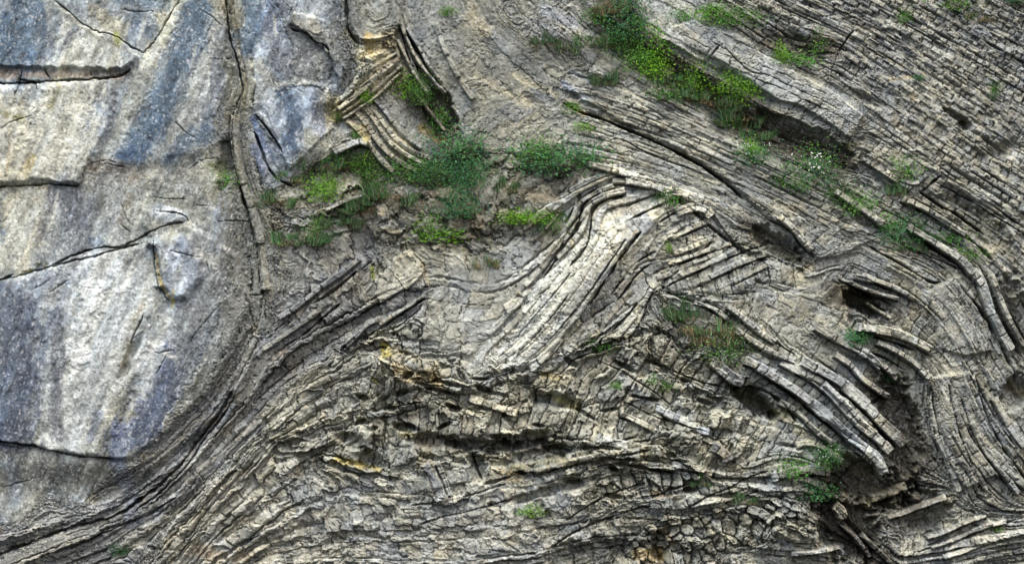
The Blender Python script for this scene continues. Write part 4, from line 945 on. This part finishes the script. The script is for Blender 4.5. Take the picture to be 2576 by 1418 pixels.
 ([(1000,1050),(1080,1060)], 40, (.19,.17,.15), .6),([(1000,980),(1060,990)], 40, (.38,.36,.30), .4),([(820,1080),(860,1110)], 24, (.16,.14,.11), .5),
 ([(560,1270),(700,1330),(820,1390)], 150, (.44,.40,.33), .45),([(1180,1360),(1240,1370)],50,(.42,.40,.37),.5),([(480,1380),(620,1400)], 40, (.44,.33,.22), .5),([(540,1360),(580,1390)], 30, (.54,.54,.55), .5),([(620,1280),(700,1290)], 30, (.50,.49,.47), .5),([(860,1260),(840,1330)],60,(.34,.31,.25),.4),
 ([(760,1240),(860,1260),(900,1230)], 60, (.34,.345,.34), .6),([(1050,1290),(1200,1290)], 60, (.30,.30,.295), .5),([(1450,1390),(1560,1370),(1620,1350)], 60, (.17,.165,.145), .8),([(1600,1390),(1660,1400)], 34, (.42,.30,.11), .75),([(1420,1420),(1340,1380)],20,(.42,.42,.40),.5),
 ([(1670,1330),(1700,1370)], 16, (.28,.18,.08), .5),([(1560,950),(1620,1000),(1700,1050)], 30, (.44,.45,.47), .5),([(1600,920),(1660,950)], 30, (.42,.43,.46), .4),([(1700,1000),(1760,1010)], 40, (.40,.38,.33), .4),
 ([(1830,1020),(1860,1050),(1940,1090)], 30, (.46,.42,.32), .6),([(1930,1080),(2040,1150)], 40, (.42,.40,.33), .4),([(1700,1350),(1760,1340)],30,(.22,.24,.28),.3),
 ([(1640,1240),(1700,1250)], 26, (.28,.20,.12), .6),([(1780,1290),(1800,1310)],20,(.20,.22,.27),.6),([(1340,1300),(1320,1350)],50,(.50,.47,.42),.4),([(1500,1200),(1480,1260)],60,(.40,.37,.29),.4),
 ([(1940,1330),(1910,1350)],26,(.50,.51,.53),.5),([(1960,1310),(2040,1330)],70,(.37,.35,.27),.5),([(1240,1050),(1330,1070)],40,(.38,.34,.25),.4),
 ([(1100,480),(1180,500),(1200,560)], 80, (.25,.19,.13), .6),([(820,600),(900,580)], 40, (.40,.37,.31), .5),([(700,620),(720,680)], 30, (.34,.32,.27), .5),([(1160,520),(1150,560)], 40, (.33,.24,.16), .6),([(900,540),(960,530)],26,(.40,.28,.14),.5),
 ([(1310,490),(1400,500)], 30, (.34,.26,.17), .5),([(720,560),(780,540)], 40, (.24,.25,.28), .5),([(960,560),(1010,570)],26,(.30,.31,.32),.5),
]
streak_n = fb(GX / 14, GY / 50, 3, 4)
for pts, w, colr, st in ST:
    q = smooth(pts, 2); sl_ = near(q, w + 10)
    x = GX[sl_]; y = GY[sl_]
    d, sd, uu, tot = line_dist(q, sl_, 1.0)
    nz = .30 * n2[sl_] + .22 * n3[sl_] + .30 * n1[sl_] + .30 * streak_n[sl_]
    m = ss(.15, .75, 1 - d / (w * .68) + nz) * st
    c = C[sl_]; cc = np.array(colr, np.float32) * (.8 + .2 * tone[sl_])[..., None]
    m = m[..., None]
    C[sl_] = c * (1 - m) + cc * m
# flow streaks down the massive wall, speckle everywhere, pale lichen dots
fl = fb((GX + GY * .42) / 11, (GY - GX * .2) / 120, 5, 4)
fl2 = ss(-.15, .45, fb((GX + GY * .42) / 34, (GY - GX * .2) / 190, 2, 3) + .25 * n2)
bl_ = (fl2 * (np.isin(reg, [0]) | ((reg == 2) & (GX < 860))) * .30)[..., None]
C = C * (1 - bl_) + C * np.array((.56, .66, .84), np.float32) * bl_
wm = np.isin(reg, [0]) | ((reg == 2) & (GX < 860))
C *= (1 + .30 * fl * wm)[..., None]
spk = fb(GX / 5.5, GY / 5.5, 2, 3) + .35 * n2
C *= (1 + .42 * spk)[..., None]
C *= 1 + .16 * lam[..., None] * (~wm)[..., None]
wl = ss(.55, .75, vn(GX / 4.3, GY / 4.3, 10)) * ss(.1, .5, n1 + .6 * n2)
C = C * (1 - .30 * wl[..., None]) + np.array(LICH, np.float32) * .30 * wl[..., None]
och = ss(.35, .7, fb(GX / 46 + 9, GY / 46, 3, 4)) * (~wm)
C = C * (1 - .22 * och[..., None]) + np.array((.40, .31, .16), np.float32) * .22 * och[..., None]
C *= np.where(wm[..., None], np.array((.97, 1.01, .995), np.float32), np.array((.945, 1.01, 1.0), np.float32))
f1_ = vn((GX + GY * .42) / 3.6, (GY - GX * .2) / 6.5, 10); f2_ = vn((GX + GY * .42) / 3.2, (GY - GX * .2) / 5.5, 11)
C = C * (1 - (.5 * ss(.74, .95, f2_) * (.35 + .65 * wm))[..., None])
f1_ = (ss(.74, .96, f1_) * (.28 + .25 * wm))[..., None]
C = C * (1 - f1_) + np.array((.60, .60, .60), np.float32) * f1_
mot = fb((GX + GY * .42) / 20, (GY - GX * .2) / 34, 8, 4)
C = C * (1 + .42 * mot * wm)[..., None]
lum = C.mean(-1, keepdims=True)
C = np.where(wm[..., None], lum + (C - lum) * 1.15, lum + (C - lum) * .80)
C = .30 * (C / .30) ** np.where(wm[..., None], 1.28, 1.14).astype(np.float32) * 1.06
C = np.clip(C, .02, .8)
print('colour', time.perf_counter() - T0)

# ------------------------------------------------------------------ materials
def rock_mat():
    m = bpy.data.materials.new('weathered_rock'); m.use_nodes = True
    nt = m.node_tree; bs = nt.nodes['Principled BSDF']
    at = nt.nodes.new('ShaderNodeAttribute'); at.attribute_name = 'rock_colour'
    ge = nt.nodes.new('ShaderNodeNewGeometry')
    no = nt.nodes.new('ShaderNodeTexNoise'); no.inputs['Scale'].default_value = 18; no.inputs['Detail'].default_value = 6; no.inputs['Roughness'].default_value = .7
    nt.links.new(ge.outputs['Position'], no.inputs['Vector'])
    mr = nt.nodes.new('ShaderNodeMapRange'); mr.inputs[1].default_value = .3; mr.inputs[2].default_value = .7; mr.inputs[3].default_value = .78; mr.inputs[4].default_value = 1.22
    nt.links.new(no.outputs['Fac'], mr.inputs[0])
    mx = nt.nodes.new('ShaderNodeMix'); mx.data_type = 'RGBA'; mx.blend_type = 'MULTIPLY'; mx.inputs[0].default_value = 1
    nt.links.new(at.outputs['Color'], mx.inputs[6]); nt.links.new(mr.outputs[0], mx.inputs[7])
    nt.links.new(mx.outputs[2], bs.inputs['Base Color'])
    bp = nt.nodes.new('ShaderNodeBump'); bp.inputs['Strength'].default_value = .9; bp.inputs['Distance'].default_value = .05
    nt.links.new(no.outputs['Fac'], bp.inputs['Height']); nt.links.new(bp.outputs[0], bs.inputs['Normal'])
    bs.inputs['Roughness'].default_value = .92
    bs.inputs['Specular IOR Level'].default_value = .2
    return m
ROCK = rock_mat()

# ------------------------------------------------------------------ meshes
PX = (GX - CX) * U; PZ = ZC - (GY - CY) * U
POS = np.stack([PX, -h, PZ], -1).astype(np.float32)
qid = cell[:-1, :-1]; qreg = reg[:-1, :-1]; qrib = rib[:-1, :-1] > 0
LABELS = {
 'wall': ('massive_rock_wall', 'massive smooth limestone wall with blue-grey stains on the left'),
 'shear': ('sheared_rock_belt', 'dark sheared rock belt curving down beside the massive wall'),
 'upper': ('wavy_rock_face', 'wavy grey rock face with yellow stained block above the planted ledge'),
 'ledge': ('earth_ledge', 'brown earthy ledge carrying shrubs in the middle of the cliff'),
 'band': ('slanting_rock_band', 'slanting grey rock band split by a long dark open crack'),
 'slope': ('thin_bedded_slope', 'thin bedded blocky rock slope in the upper right'),
 'bends': ('bent_rock_beds', 'bent protruding rock beds with dark hollows at the right'),
 'steep': ('steep_rock_beds', 'steep grey rock beds and pale folds in the lower right corner'),
 'fold': ('chevron_rock_fold', 'pale chevron fold of layered rock in the centre of the cliff'),
 'base': ('broken_rock_base', 'broken yellowish rubbly rock along the bottom of the cliff'),
}
def make_mesh(name, verts, faces, cols, mats, smooth_=False):
    me = bpy.data.meshes.new(name)
    nv, nf = len(verts), len(faces)
    me.vertices.add(nv); me.vertices.foreach_set('co', np.ascontiguousarray(verts, np.float32).ravel())
    me.loops.add(nf * faces.shape[1]); me.loops.foreach_set('vertex_index', np.ascontiguousarray(faces, np.int32).ravel())
    me.polygons.add(nf)
    me.polygons.foreach_set('loop_start', np.arange(0, nf * faces.shape[1], faces.shape[1], dtype=np.int32))
    if cols is not None:
        ca = me.color_attributes.new('rock_colour', 'FLOAT_COLOR', 'POINT')
        c4 = np.ones((nv, 4), np.float32); c4[:, :3] = cols
        ca.data.foreach_set('color', c4.ravel())
    me.update(calc_edges=True)
    me.materials.append(mats)
    return me
def grid_piece(jj, ii, name, parent=None, skirt=0.0, kind=None, label=None):
    """turn the listed grid quads (row jj, column ii) into one mesh object; skirt closes its sides back into the rock"""
    v00 = jj * nx + ii
    q = np.stack([v00, v00 + nx, v00 + nx + 1, v00 + 1], 1)
    uq, inv = np.unique(q, return_inverse=True); f = inv.reshape(q.shape)
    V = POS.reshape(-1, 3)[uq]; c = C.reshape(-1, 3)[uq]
    if skirt > 0:
        e = np.concatenate([f[:, [0, 1]], f[:, [1, 2]], f[:, [2, 3]], f[:, [3, 0]]])
        key = e[:, 0].astype(np.int64) * len(V) + e[:, 1]; rev = e[:, 1].astype(np.int64) * len(V) + e[:, 0]
        b = e[~np.isin(key, rev)]
        n = len(V); V2 = V.copy(); V2[:, 1] += skirt
        sk = np.stack([b[:, 1], b[:, 0], b[:, 0] + n, b[:, 1] + n], 1)
        V = np.concatenate([V, V2]); c = np.concatenate([c, c]); f = np.concatenate([f, sk])
        us, inv = np.unique(f, return_inverse=True); f = inv.reshape(f.shape); V = V[us]; c = c[us]
    org = V.mean(0)
    me = make_mesh(name, V - org, f, c, ROCK)
    o = bpy.data.objects.new(name, me); COL.objects.link(o)
    o.location = org
    if parent is not None:
        o.parent = parent; o.location = org - np.array(parent.location)
    if kind: o['kind'] = kind
    if label: o['label'] = label
    return o

roots = {}
flat = qid.ravel()
order = np.argsort(flat, kind='stable')
sf = flat[order]
starts = np.flatnonzero(np.r_[True, sf[1:] != sf[:-1]]); ends = np.r_[starts[1:], len(sf)]
taken = np.zeros(flat.shape, bool)
w_ = nx - 1
cand = []
for a0, b0 in zip(starts, ends):
    nq = b0 - a0
    if nq < 28: continue
    idx = order[a0:b0]
    jj, ii = idx // w_, idx % w_
    isrib = sf[a0] >= (1 << 36)
    bw, bh = np.ptp(ii) + 1, np.ptp(jj) + 1
    xm, ym = gx[int(ii.mean())], gy[int(jj.mean())]
    if not (-20 < xm < 2600 and -20 < ym < 1440): continue
    if not isrib:
        if nq > 1600 or nq / (bw * bh) < .30: continue
        rr = np.bincount(qreg[jj, ii]).argmax()
        if REG[rr] in ('wall',): continue
        keep = qreg[jj, ii] == rr
        idx = idx[keep]; jj = jj[keep]; ii = ii[keep]; nq = len(idx)
        if nq < 28: continue
    else:
        rr = np.bincount(qreg[jj, ii]).argmax()
    cand.append((isrib, nq, rr, idx))
per = {}
for c_ in cand: per.setdefault(c_[2], []).append(c_)
pieces = {}
for rr, L_ in per.items():
    L_.sort(key=lambda t: (-int(t[0]), -t[1]))
    pieces[rr] = L_[:240 if REG[rr] in ('slope', 'base', 'bends', 'fold') else 140]
    for _, _, _, idx in pieces[rr]: taken[idx] = True
for ri, rname in enumerate(REG):
    m = (qreg.ravel() == ri) & ~taken
    idx = np.flatnonzero(m)
    nm, lb = LABELS[rname]
    roots[ri] = grid_piece(idx // w_, idx % w_, nm, kind='structure', label=lb)
npc = 0
for rr, L_ in pieces.items():
    for isrib, nq, _, idx in L_:
        jj, ii = idx // w_, idx % w_
        nm = 'rock_slab' if (isrib or REG[rr] not in ('base', 'ledge')) else 'rock_block'
        grid_piece(jj, ii, nm, parent=roots[rr], skirt=.35); npc += 1
print('mesh', time.perf_counter() - T0, 'pieces', npc, 'quads', len(flat))
# ------------------------------------------------------------------ plants
def leaf_mat(name, col, var=.35, rough=.6):
    m = bpy.data.materials.new(name); m.use_nodes = True
    nt = m.node_tree; bs = nt.nodes['Principled BSDF']
    at = nt.nodes.new('ShaderNodeAttribute'); at.attribute_name = 'rock_colour'
    oi = nt.nodes.new('ShaderNodeObjectInfo')
    hs = nt.nodes.new('ShaderNodeHueSaturation')
    mr = nt.nodes.new('ShaderNodeMapRange'); mr.inputs[3].default_value = .75; mr.inputs[4].default_value = 1.35
    hs.inputs['Saturation'].default_value = 1.08
    nt.links.new(oi.outputs['Random'], mr.inputs[0]); nt.links.new(mr.outputs[0], hs.inputs['Value'])
    nt.links.new(at.outputs['Color'], hs.inputs['Color'])
    nt.links.new(hs.outputs[0], bs.inputs['Base Color'])
    bs.inputs['Roughness'].default_value = rough
    bs.inputs['Specular IOR Level'].default_value = .25
    bs.inputs['Subsurface Weight'].default_value = 0
    tr = nt.nodes.new('ShaderNodeBsdfTranslucent'); nt.links.new(hs.outputs[0], tr.inputs['Color'])
    ms = nt.nodes.new('ShaderNodeMixShader'); ms.inputs[0].default_value = .3
    nt.links.new(bs.outputs[0], ms.inputs[1]); nt.links.new(tr.outputs[0], ms.inputs[2])
    nt.links.new(ms.outputs[0], nt.nodes['Material Output'].inputs[0])
    return m
LEAF = leaf_mat('green_leaf', None)
pr = np.random.RandomState(31)
def quads(cen, n, up_, sx, sy):
    """rhombic leaves at cen, normal n, long axis up_"""
    n = n / np.linalg.norm(n, axis=1, keepdims=True)
    t = up_ - (up_ * n).sum(1, keepdims=True) * n; t /= np.maximum(1e-6, np.linalg.norm(t, axis=1, keepdims=True))
    b = np.cross(n, t)
    v = np.stack([cen, cen + t * sy * .5 + b * sx * .5, cen + t * sy, cen + t * sy * .5 - b * sx * .5], 1)
    return v.reshape(-1, 3)
def foliage(wd, hd, nclump, nleaf, lsize, cols, drop=.25, airy=.5):
    """leaf clumps spread through a shrub wd x hd metres, base at the origin"""
    cc = []
    while len(cc) < nclump:
        p = pr.uniform(-1, 1, 3)
        if p[0] ** 2 + p[1] ** 2 + p[2] ** 2 < 1:
            cc.append((p[0] * wd * .45, p[1] * wd * .28, (p[2] * .5 + .5) * hd * .9 + .03))
    cc = np.array(cc)
    ci = pr.randint(0, nclump, nleaf)
    rad = (.13 + .13 * pr.rand(nclump))[ci] * min(wd, hd * 1.5) * (1 + airy)
    off = pr.normal(0, .5, (nleaf, 3)) * rad[:, None]
    cen = cc[ci] + off * [1.2, 1, .8]
    cen[:, 2] = np.maximum(cen[:, 2], .0)
    nrm = pr.normal(0, .7, (nleaf, 3)) + [0, -.5, .8]
    upv = off + pr.normal(0, .3, (nleaf, 3)) * rad[:, None] + [0, 0, -drop * .1]
    sz = lsize * (.6 + .9 * pr.rand(nleaf))
    V = quads(cen, nrm, upv, (sz * .55)[:, None], sz[:, None])
    cols = np.array(cols)
    cl = cols[pr.randint(0, len(cols), nclump)][ci] * (.7 + .6 * pr.rand(nleaf))[:, None]
    return V, np.repeat(cl, 4, 0), cc
def blades(wd, hd, n, width, cols, droop=.9, lean=.5):
    nt_ = 9
    tx = pr.uniform(-.42, .42, nt_) * wd; tz = pr.uniform(0, .55, nt_) * hd * (1 - np.abs(tx / wd)); th = pr.uniform(.45, 1, nt_)
    ti = pr.randint(0, nt_, n)
    bx = tx[ti] + pr.normal(0, .05, n) * wd; by = pr.normal(0, .10, n) * wd
    az = pr.uniform(0, 2 * math.pi, n); ln_ = hd * .75 * (.4 + .75 * pr.rand(n)) * th[ti]; rd = (.35 + .65 * pr.rand(n)) * lean * wd * .6
    V = []; 
    ts = [0, .35, .7, 1]
    pts = []
    for t in ts:
        x = bx + np.cos(az) * rd * t ** 1.3 + bx * .25 * t; y = by + np.sin(az) * rd * .5 * t ** 1.3
        z = tz[ti] + ln_ * (1.5 * t - droop * t * t)
        pts.append(np.stack([x, y, z], 1))
    side = np.stack([-np.sin(az), np.cos(az), 0 * az], 1); side[:, 0] += .6; side /= np.linalg.norm(side, axis=1, keepdims=True)
    cols = np.array(cols); cl = cols[pr.randint(0, len(cols), n)] * (.7 + .6 * pr.rand(n))[:, None]
    vs = []
    for (p0, p1, w0, w1) in zip(pts[:-1], pts[1:], (1, .9, .6), (.9, .6, .1)):
        vs.append(np.stack([p0 - side * width * w0 / 2, p0 + side * width * w0 / 2, p1 + side * width * w1 / 2, p1 - side * width * w1 / 2], 1))
    V = np.concatenate(vs, 0).reshape(-1, 3)
    return V, np.repeat(np.concatenate([cl] * 3), 4, 0)
def stems(cc, wd, width, col, n=14):
    idx = pr.choice(len(cc), min(n, len(cc)), replace=False); vs = []
    for i in idx:
        e = cc[i]; b = np.array([pr.normal(0, .05) * wd, pr.normal(0, .03) * wd, -.05]); m = (b + e) / 2 + pr.normal(0, .05, 3) * wd
        for p0, p1, w0, w1 in ((b, m, 1, .7), (m, e, .7, .35)):
            d = p1 - p0; d /= np.linalg.norm(d) + 1e-9
            u = np.cross(d, [0, 1, 0]); u /= np.linalg.norm(u) + 1e-9; v = np.cross(d, u)
            ring = [u, (-.5 * u + .87 * v), (-.5 * u - .87 * v)]
            for q in range(3):
                r0, r1 = ring[q], ring[(q + 1) % 3]
                vs += [p0 + r0 * width * w0, p0 + r1 * width * w0, p1 + r1 * width * w1, p1 + r0 * width * w1]
    V = np.array(vs); return V, np.tile(np.array(col), (len(V), 1))
def qmesh(name, V, c):
    f = np.arange(len(V)).reshape(-1, 4)
    return make_mesh(name, V, f, c, LEAF)
BR = [(.15,.33,.045),(.20,.38,.055),(.10,.25,.04)]
MD = [(.10,.25,.055),(.14,.31,.065),(.06,.17,.04),(.15,.20,.09)]
DKG = [(.05,.14,.05),(.07,.18,.06),(.055,.15,.085)]
BL = [(.11,.26,.10),(.15,.30,.15),(.19,.25,.17),(.07,.14,.05),(.22,.21,.14)]
DRY = [(.30,.25,.15),(.25,.20,.12),(.20,.20,.12)]
TW = (.16,.13,.10)
TPL = {}
def tpl(kind, big, parts): TPL.setdefault((kind, big), []).append(parts)
for v_ in range(3):
    for big, (wd, hd, nc, nl) in {0: (.9, .65, 14, 560), 1: (1.7, 1.1, 34, 1900)}.items():
        for kd, cols, ls in (('L', BR, .075), ('M', MD, .07), ('D', DKG, .07)):
            V, c, cc = foliage(wd, hd, nc, int(nl * (1.25 if kd == 'D' else 1)), ls, cols)
            tpl(kd, big, [('foliage', qmesh('foliage', V, c)), ('stem', qmesh('stem', *stems(cc, wd, .012, TW, 16 if big else 8)))])
        V, c = blades(wd, hd, 260 if not big else 800, .022, BL)
        V2, c2 = blades(wd * .9, hd * .6, 50 if not big else 160, .02, DRY, droop=1.3)
        tpl('G', big, [('blade_cluster', qmesh('blade_cluster', V, c)), ('dry_blade_cluster', qmesh('dry_blade_cluster', V2, c2))])
        V, c = blades(wd, hd, 160 if not big else 480, .022, BL + DRY)
        V2, c2 = blades(wd * .95, hd * .8, 160 if not big else 480, .02, DRY, droop=1.3)
        tpl('Y', big, [('blade_cluster', qmesh('blade_cluster', V, c)), ('dry_blade_cluster', qmesh('dry_blade_cluster', V2, c2))])
        V, c, cc = foliage(wd, hd, nc, nl, .065, MD + DKG)
        nf = 14 if not big else 34
        fc = cc[pr.randint(0, len(cc), nf)] + pr.normal(0, .08, (nf, 3)) + [0, -.06, .06]
        VF = np.concatenate([quads(fc, pr.normal(0, .3, (nf, 3)) + [0, -1, .4], pr.normal(0, 1, (nf, 3)), np.full((nf, 1), .045), np.full((nf, 1), .045)) for _ in range(2)])
        tpl('F', big, [('foliage', qmesh('foliage', V, c)), ('stem', qmesh('stem', *stems(cc, wd, .012, TW, 10))), ('blossom', qmesh('blossom', VF, np.full((len(VF), 3), .7)))])
NAMES = {'L': ('leafy_shrub', 'shrub'), 'M': ('leafy_shrub', 'shrub'), 'D': ('dark_shrub', 'shrub'), 'G': ('grass_tuft', 'grass tuft'), 'Y': ('dry_grass_tuft', 'grass tuft'), 'F': ('flowering_plant', 'flowering plant')}
PL = [
 (805,398,115,66,'G','large grey-green grass clump at the upper left end of the earthy ledge'),
 (735,440,70,40,'G','grass tuft between the blue rock hollow and the left end of the ledge'),
 (703,500,90,52,'G','blue-green grass tuft hanging at the far left end of the ledge'),
 (755,592,120,58,'G','broad green grass tuft on the lower left lip of the ledge'),
 (800,575,60,50,'M','green shrub at the right edge of the broad lip grass tuft'),
 (812,478,80,52,'L','bright shrub above pale stones in the left part of the ledge'),
 (905,400,90,36,'L','bright spreading shrub just below the wavy yellow rock folds'),
 (928,438,80,60,'M','mid green shrub under the bright spreading shrub on the ledge'),
 (985,488,130,66,'G','wide dense grass clump in the middle left of the ledge'),
 (1050,440,120,56,'M','rounded green shrub left of the dark pine-like shrub'),
 (1155,368,130,80,'D','dark blue-green pine-like shrub standing highest on the ledge'),
 (1105,445,90,54,'D','dark shrub below and left of the pine-like shrub'),
 (1185,440,100,60,'D','dark shrub straight below the pine-like shrub'),
 (868,560,90,40,'G','grass tuft between the lip tuft and the middle of the ledge'),
 (925,520,100,46,'G','dark grass tuft on the reddish soil below the wide grass clump'),
 (1155,515,100,60,'D','dark shrub over brown soil in the centre of the ledge'),
 (1410,400,190,80,'D','large domed dark shrub with bare stems right of the ledge'),
 (1355,395,90,60,'M','green left flank shrub of the large domed shrub'),
 (1470,395,60,44,'M','small green shrub right of the large domed shrub'),
 (1282,462,50,56,'G','lone thin grass tuft between the ledge and the domed shrub'),
 (1325,548,110,30,'L','low bright green plant spilling left of the chevron fold'),
 (1395,562,70,46,'M','green plant beside the leftmost beds of the chevron fold'),
 (1075,578,56,54,'L','yellow-green upright plant on the front lip of the ledge'),
 (1135,598,100,24,'L','flat bright green mat on the front lip of the ledge'),
 (1012,215,44,56,'L','bright fern-like shrub under the apex of the yellow fold'),
 (1058,232,50,60,'M','green shrub at the top of the dark hollow beside the yellow fold'),
 (1100,300,40,60,'M','small shrub growing down inside the dark hollow'),
 (925,243,32,30,'L','tiny bright plant on the waist of the yellow rock fold'),
 (898,335,30,24,'M','tiny plant on rusty stones below the yellow rock fold'),
 (846,290,20,28,'M','tiny green plant left of the pale fold layers'),
 (568,455,52,34,'M','mossy plant in the notch of the massive wall beside the vertical crack'),
 (1375,105,70,44,'G','grass tuft upper left of the green gully on rough grey rock'),
 (1425,118,60,40,'G','second small grass tuft left of the green gully'),
 (1492,95,84,50,'G','blue-green grass clump at the upper left of the green gully'),
 (1540,15,80,60,'Y','dry scrub at the very top of the green gully'),
 (1500,45,60,44,'M','thin shrub at the upper left edge of the gully top'),
 (1580,55,110,90,'D','dark twiggy scrub filling the top of the gully'),
 (1605,80,50,56,'L','bright young shrub in front of the twiggy scrub'),
 (1648,108,50,54,'L','bright shrub touching the left tip of the big pale slab'),
 (1560,112,80,60,'M','green shrub between the blue-green clump and the twiggy scrub'),
 (1600,150,80,56,'M','dense green shrub in the upper middle of the gully'),
 (1638,168,80,60,'L','bright green shrub in the upper middle of the gully'),
 (1690,192,100,56,'G','grass clump in the middle of the gully under the pale slab'),
 (1672,130,44,40,'L','small bright shrub hugging the underside of the pale slab'),
 (1762,182,60,66,'L','tallest yellow-green shrub in the middle of the gully'),
 (1752,225,64,50,'L','yellow-green shrub just below the tallest yellow-green one'),
 (1735,240,90,56,'G','blue-green grass below the yellow-green shrubs'),
 (1800,255,110,60,'G','long grass clump in the lower middle of the gully'),
 (1832,212,76,40,'L','airy yellow-green shrub against the black gap under the slab'),
 (1872,243,76,44,'L','airy yellow-green shrub at the lower end of the black gap'),
 (1868,292,110,60,'G','drooping pale grass clump near the lower end of the gully'),
 (1902,332,70,44,'G','last grass clump at the lower end of the gully'),
 (1840,300,60,40,'M','dark green plant beneath the drooping pale grass'),
 (1665,238,70,30,'M','low green plant on the rock band left of the gully'),
 (1520,192,56,56,'G','thin pale grass tuft on the rough rock left of the gully'),
 (1440,275,34,24,'L','small bright plant at the left mouth of the long open crack'),
 (1460,322,50,16,'L','low green plant on the rock just below the open crack'),
 (1832,50,140,44,'M','wide bright green shrub mat above the big pale slab'),
 (1790,42,60,40,'L','bright green tip of growth left on the wide shrub mat'),
 (1715,40,50,30,'M','small shrub on top of the big pale slab near the photo top'),
 (2418,8,80,34,'M','leafy shrub at the top edge far right'),
 (2455,40,60,36,'Y','brownish tuft just below the leafy shrub at the top far right'),
 (2275,42,32,34,'M','small faint green plant on the blocky slope near the top'),
 (2555,5,40,16,'D','dark shrub cut by the top right corner'),
 (2062,105,44,44,'M','small green shrub beside the slanting cleft in the upper slope'),
 (2012,152,84,34,'M','low green growth on brown soil above the pale slab'),
 (1965,140,34,40,'L','small light green plant left of the low growth on brown soil'),
 (1132,30,34,20,'L','tiny bright plant near the top in the dark vertical notch'),
 (2502,226,26,44,'M','small plant in a crack on the right part of the blocky slope'),
 (2311,198,26,14,'D','small dark cushion plant on the blocky slope'),
 (2145,362,24,24,'Y','tiny brown tuft at the right end of the brown soil strip'),
 (1898,392,86,52,'F','bright green cushion with few white flowers below the gully'),
 (1888,376,40,26,'L','bright leafy top of the flowered cushion below the gully'),
 (1972,446,56,44,'M','small shrub left of the white flowered plant row'),
 (2040,428,110,70,'F','largest white flowered plant in the middle of the slope'),
 (2098,478,90,56,'F','white flowered plant lower right of the largest one'),
 (2158,520,90,44,'M','low green shrub strip ending the white flowered row'),
 (2015,470,40,30,'M','small plant under the largest white flowered plant'),
 (2277,428,56,48,'M','light green shrub left of the slanting ledge end'),
 (2255,478,50,60,'G','thin grassy shrub below the light green one'),
 (2270,595,100,60,'D','dark shrub on the black gap between bent beds'),
 (2312,612,36,50,'G','grass tuft right of the dark shrub on the bent beds'),
 (2235,562,60,34,'M','small green plant above the dark shrub on the bent beds'),
 (2392,598,66,30,'M','low plant on the bent bed at the right'),
 (2440,640,54,30,'M','low plant where the bent bed turns down at the right'),
 (1725,790,110,70,'G','green grass clump right below the apex of the chevron fold'),
 (1775,835,150,76,'Y','large dry and green grass clump hanging over the lower slope'),
 (1835,882,120,64,'F','white flowered shrub at the foot of the large dry grass clump'),
 (1695,788,40,40,'M','small shrub left of the large grass clump'),
 (1512,870,60,30,'M','small plant below the foot of the chevron beds'),
 (1668,968,30,26,'M','tiny dark plant on blue-white speckled rubble'),
 (1640,955,30,20,'M','tiny second plant on blue-white speckled rubble'),
 (2238,938,40,44,'D','small dark plant hanging between bent beds at right'),
 (2150,855,50,34,'D','dark plant in the gap above the protruding bed'),
 (2070,1152,70,50,'F','white dotted plant at the tip of the long protruding beds'),
 (1990,1180,60,44,'M','green plant left of the protruding bed tips'),
 (1768,1205,56,40,'G','blue-green tuft on the broken base below the blocks'),
 (1882,1252,56,36,'G','faint blue-green tuft on the pale stones of the base'),
 (2052,1238,64,40,'D','dark scrub over the deep shadowed recess lower right'),
 (1335,1285,60,24,'L','bright little plant low on the broken base'),
 (1222,660,66,40,'Y','mossy tuft on flat laminated rock under the ledge'),
 (1682,500,50,44,'M','faint green plant on the crest of the chevron fold'),
 (1680,622,18,22,'L','yellow-green moss cushion in the heart of the chevron fold'),
 (105,664,26,18,'Y','left olive moss cushion on the long crack of the massive wall'),
 (66,678,28,18,'Y','olive moss cushion nearest the left border on the wall crack'),
 (300,1386,40,26,'D','small dark plant at the bottom left under the sheared belt'),
 (2510,1328,30,16,'M','small plant on pale folds in the lower right corner'),
 (1550,970,26,18,'M','tiny plant on the broken rock right of the chevron foot'),
]
def hat(x, y, r=10):
    i0 = int((x - r - X0) / STEP); i1 = int((x + r - X0) / STEP) + 1; j0 = int((y - r - Y0) / STEP); j1_ = int((y + r - Y0) / STEP) + 1
    q = h[max(0, j0):j1_, max(0, i0):i1]
    return float(np.percentile(q, 75)) if q.size else 0.0
for n_, (x, y, w, hh, kd, lab) in enumerate(PL):
    w *= 1.22; hh *= 1.2; y -= hh * .08
    big = 1 if w * hh > 4200 else 0
    wd, hd = (1.7, 1.1) if big else (.9, .65)
    parts = TPL[(kd, big)][n_ % 3]
    nm, cat = NAMES[kd]
    yb = y + hh * .5
    e = bpy.data.objects.new(nm, None); COL.objects.link(e)
    e.empty_display_size = .1
    e.location = ((x - CX) * U, -(hat(x, yb - 4) - .03), ZC - (yb - CY) * U)
    sx, sz = w * U / wd, hh * U / hd
    e['label'] = lab; e['category'] = cat
    flip = -1 if n_ % 2 else 1
    for pn, me in parts:
        o = bpy.data.objects.new(pn, me); COL.objects.link(o); o.parent = e
        o.scale = (sx * flip, (sx + sz) / 2, sz * 1.05)
        o.rotation_euler = (0, 0, pr.uniform(-.3, .3))
        if pn != 'stem': o['kind'] = 'stuff'
print('plants', time.perf_counter() - T0, len(PL))
